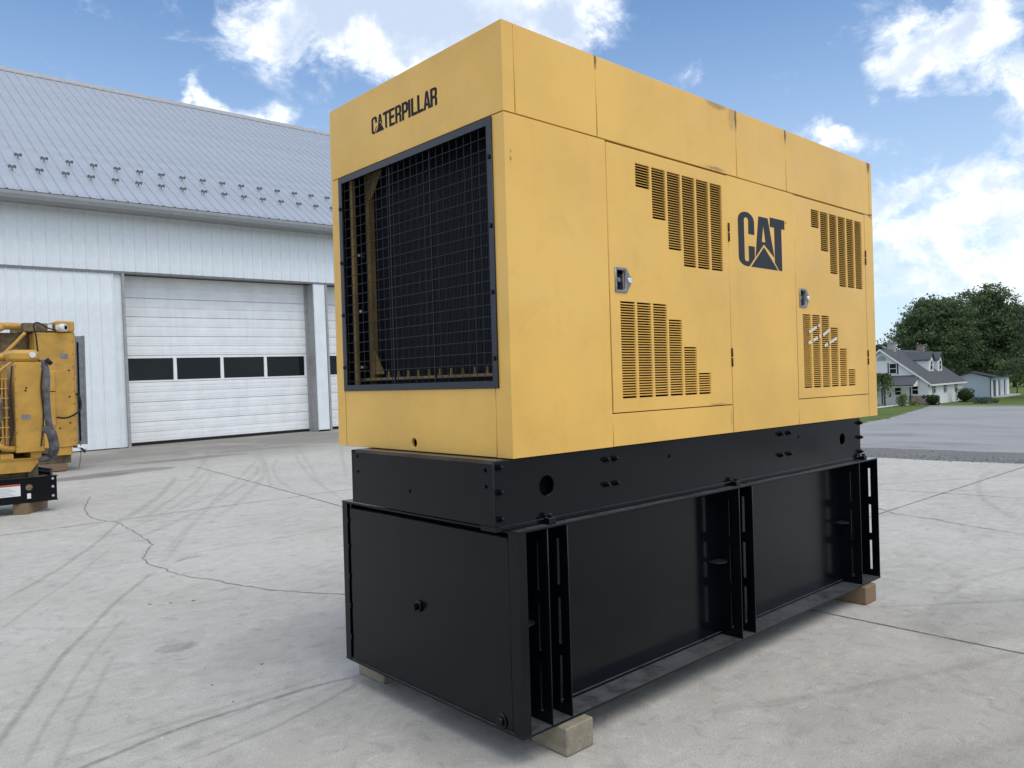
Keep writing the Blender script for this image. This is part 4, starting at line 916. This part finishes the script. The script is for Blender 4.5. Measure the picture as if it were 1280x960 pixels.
def bush(px, dp, r, h, m, label, name='bush', clip=1.0, n=900, ls=.07):
    xy = at(px, dp); z = zg(*xy)-.04
    o = empty(name, (*xy, z), label, 'bush')
    MB().tube([(0, 0, 0), (0, 0, h*.6)], [.06, .04], 6).build('trunk', BARK, o)
    b = MB()
    for _ in range(n):
        d = Vector((random.gauss(0, 1), random.gauss(0, 1), random.gauss(0, 1))).normalized()
        k = random.uniform(.82, 1.04) if clip else random.random()**.4
        zz = (d.z if abs(d.z) < .8 else math.copysign(.8, d.z))/.8
        w_ = math.sqrt(max(0, 1-d.z*d.z))*(1.25 if clip else 1); w_ = min(w_, 1.0)
        leaf(b.bm, Vector((d.x/max(.01, math.hypot(d.x, d.y))*w_*r*k, d.y/max(.01, math.hypot(d.x, d.y))*w_*r*k, h*.5+zz*h*.5*k)), random.uniform(.6, 1.2)*ls)
    if clip:
        bmesh.ops.create_icosphere(b.bm, subdivisions=2, radius=1, matrix=Matrix.Translation((0, 0, h*.5)) @ Matrix.Diagonal((r*.84, r*.84, h*.44, 1)))
    me = bpy.data.meshes.new('foliage'); b.bm.to_mesh(me); b.bm.free(); me.materials.append(m); link('foliage', me, o)
LF7 = leafmat('clipped_leaves', (.022, .042, .014), (.050, .075, .024))
bush(1165, 75.5, .64, 1.0, LF7, 'rounded clipped dark bush at the front corner of the white house', 'clipped_bush')
bush(1206, 84.5, .90, 1.45, LF7, 'larger clipped barrel-shaped bush between house and garage', 'clipped_bush')
bush(1127, 75.5, .55, 1.20, LF3, 'light green loose shrub in front of the porch', 'shrub', 0, 700, .08)
bush(1142, 76.5, .55, .40, LF3, 'low green plants at the foot of the porch post', 'shrub', 0, 300, .07)
bush(1227, 78, 1.05, .62, LF5, 'low blue-grey spreading shrub at the garage front', 'shrub', 0, 900, .08)
bush(1243, 78.5, .42, .42, LF6, 'small brownish shrub at the garage corner', 'shrub', 0, 300, .06)

# ================================================================== WHITE HOUSE
CH = Vector((84.06, 29.61, zg(84.06, 29.61)))
HO = empty('white_house', CH, 'white cape-style house with grey shingle roof, two dormers and front porch', 'house', rot=(0, 0, math.atan2(.1056, .991)))
def sid(t, P, col, b):
    xyz = t.n.new('ShaderNodeSeparateXYZ'); t.l.new(P, xyz.inputs[0])
    f = t.math('FRACT', t.math('MULTIPLY', xyz.outputs[2], 6.5)); return t.mix(t.sstep(f, .82, 1, 0, .25), col, (.4, .4, .4))
HW = mat('house_siding', (.80, .81, .80), .6, detail=sid)
HG = mat('garage_siding', (.50, .58, .66), .6, detail=sid)
def shin(t, P, col, b):
    c = t.mix(t.sstep(t.noise(t.mapv(P, (6, 6, 12)), 1, 4, .7), .35, .65), (.070, .072, .080), (.115, .118, .125)); return c
SHIN = mat('grey_shingle', (.1, .1, .1), .9, spec=.2, detail=shin)
DRK = mat('dark_trim', (.03, .03, .033), .6); WTR = mat('white_trim', (.78, .79, .80), .5)
def stn(t, P, col, b):
    return t.mix(t.sstep(t.noise(P, 5, 3, .6), .4, .6), (.24, .15, .11), (.36, .30, .26))
STN = mat('stone_veneer', (.3, .2, .16), .9, detail=stn)
LH, WH, EH, RH = 15.2, 8.9, 2.3, 5.77
def hb(): return MB()
hb().prism([(0, -.3), (WH, -.3), (WH, EH), (WH/2, RH-.15), (0, EH)], 'x', 0, LH).build('wall', HW, HO)
sl2 = (RH-EH)/(WH/2)
rf = hb().prism([(-.35, EH-.35*sl2), (WH/2, RH), (WH+.35, EH-.35*sl2), (WH+.35, EH-.35*sl2-.16), (WH/2, RH-.16), (-.35, EH-.35*sl2-.16)], 'x', -.28, LH+.28).build('roof', SHIN, HO)
hb().box(-.30, LH+.3, -.42, -.35, EH-.35*sl2-.20, EH-.35*sl2-.04).build('gutter', WTR, HO)
hb().prism([(-.36, EH-.36*sl2-.02), (WH/2, RH-.02), (WH+.36, EH-.36*sl2-.02), (WH+.36, EH-.36*sl2-.22), (WH/2, RH-.22), (-.36, EH-.36*sl2-.22)], 'x', -.34, -.285).build('rake_board', WTR, HO)
def hwin(name, axis, c, a, b_, z0_, z1_, parent=HO):
    """window standing proud of a wall: frame plate, sash bar, glass"""
    mp = (lambda u, v, w_: (c-w_, u, v)) if axis == 'x' else (lambda u, v, w_: (u, c-w_, v))
    o = plate(name, [rect(a, b_, z0_, z1_), rect(a+.07, b_-.07, z0_+.07, (z0_+z1_)/2-.03), rect(a+.07, b_-.07, (z0_+z1_)/2+.03, z1_-.07)], .06, mp, WTR, parent)
    if axis == 'x': MB().box(c-.03, c-.01, a+.05, b_-.05, z0_+.05, z1_-.05).build('pane', GLASS, o)
    else: MB().box(a+.05, b_-.05, c-.03, c-.01, z0_+.05, z1_-.05).build('pane', GLASS, o)
    return o
hwin('window', 'x', 0, 2.90, 3.66, 3.12, 4.25)
for ws in (2.825, 3.735): MB().box(-.03, -.002, ws-.06, ws+.06, 3.1, 4.27).build('shutter', DRK, HO)
hwin('window', 'x', 0, .88, 1.56, .95, 1.98)
for u in (2.2, 6.95, 11.9):
    hwin('window', 'y', 0, u-.38, u+.38, 1.0, 2.02)
    for sg in (-.53, .53): MB().box(u+sg-.13, u+sg+.13, -.035, -.004, .98, 2.04).build('shutter', DRK, HO)
plate('vent', [arcC(WH/2-.1, 4.55, .45, .5, 0, 180, 10)], .05, lambda u, v, w_: (-w_, u, v), GREYL, HO)
MB().box(-.06, -.003, .5, 1.85, -.3, .85).build('stone_base', STN, HO)
# porch
MB().prism([(-.0, 2.95), (-2.3, 2.0), (-2.3, 1.86), (-.0, 2.72)], 'y', .85, WH).build('porch_roof', SHIN, HO)
MB().prism([(-.02, 2.70), (-2.2, 1.86), (-.02, 1.86)], 'y', .88, .96).box(-2.28, -.02, .96, WH, 1.80, 1.86).build('porch_ceiling', WTR, HO)
for w__ in (1.15, 3.8, 6.4, 8.6): MB().box(-2.15, -2.03, w__-.06, w__+.06, -.1, 1.80).build('porch_post', DRK, HO)
MB().box(-2.3, -.02, .9, WH, -.3, .02).build('porch_floor', PALE, HO)
hwin('window', 'x', 0, 2.5, 3.2, .9, 1.75)
MB().box(-.04, -.005, 5.0, 5.95, .03, 1.78).build('door', DRK, HO)
# dormers
for u in (6.8, 10.6):
    hw_ = .95; wf = 1.28
    dm = MB().prism([(u-hw_, EH+sl2*wf-.1), (u+hw_, EH+sl2*wf-.1), (u+hw_, 4.55), (u, 5.25), (u-hw_, 4.55)], 'y', wf, 4.4).build('dormer', HW, HO)
    MB().prism([(u-hw_-.16, 4.45), (u, 5.33), (u+hw_+.16, 4.45), (u+hw_+.16, 4.56), (u, 5.46), (u-hw_-.16, 4.56)], 'y', wf-.2, 4.75).build('dormer_roof', SHIN, dm)
    hwin('dormer_window', 'y', wf, u-.5, u+.5, 3.42, 4.5, dm)
MB().box(3.6, 4.35, WH/2-.35, WH/2+.35, 5.2, 6.45).box(3.52, 4.43, WH/2-.43, WH/2+.43, 6.45, 6.53).tube([(3.97, WH/2, 6.5), (3.97, WH/2, 6.75)], .14, 8).build('chimney', GREYL, HO)
MB().box(15.3, 16.1, WH/2-.35, WH/2+.35, -.3, 6.4).box(15.24, 16.16, WH/2-.41, WH/2+.41, 6.4, 6.48).build('chimney', mat('chimney_brick', (.24, .20, .18), .9, var=.3, vscale=12), HO)
# garage
xy = at(1239, 97); CG = Vector((*xy, zg(*xy)))
GA = empty('garage_building', CG, 'pale blue-white garage with dark door bays beyond the house', 'garage', rot=(0, 0, math.atan2(.1056, .991)))
MB().box(0, 12.5, 0.10, 4.4, -.3, 2.45).build('wall', HG, GA)
MB().prism([(-.3, 2.42), (2.2, 3.15), (4.7, 2.42), (4.7, 2.54), (2.2, 3.29), (-.3, 2.54)], 'x', -.3, 12.8).build('roof', SHIN, GA)
MB().prism([(0.1, 2.45), (2.2, 3.1), (4.4, 2.45)], 'x', 0.01, 12.4).build('gable_wall', HG, GA)
for u, wd_, m_ in ((.35, .9, WTR), (1.9, 1.3, DRK), (3.6, 1.2, WTR), (5.3, .5, DRK), (6.6, 2.2, WTR), (9.1, .5, DRK), (10.6, 2.0, WTR)):
    MB().box(u, u+wd_, .06, .098, -.1, 2.1).build('garage_door', m_, GA)
MB().box(-.04, .02, .02, .12, -.2, 2.42).build('corner_trim', DRK, GA)
MB().box(-.05, -.004, 1.2, 1.5, .3, 1.2).build('meter_box', HG, GA)
MB().box(-.5, 13, -1.2, -.0, -.3, .03).build('apron', PALE, GA)
# dark garden ornament by the porch
xy = at(1154.5, 75.8); z = zg(*xy)
tag(MB().tube([(xy.x, xy.y, z), (xy.x, xy.y, z+.75)], [.05, .04], 8).tube([(xy.x, xy.y, z+.6), (xy.x, xy.y, z+.8), (xy.x, xy.y, z+1.0)], [.10, .2, .07], 10).build('garden_ornament', DRK), 'dark round-topped garden ornament beside the clipped bush', 'ornament')
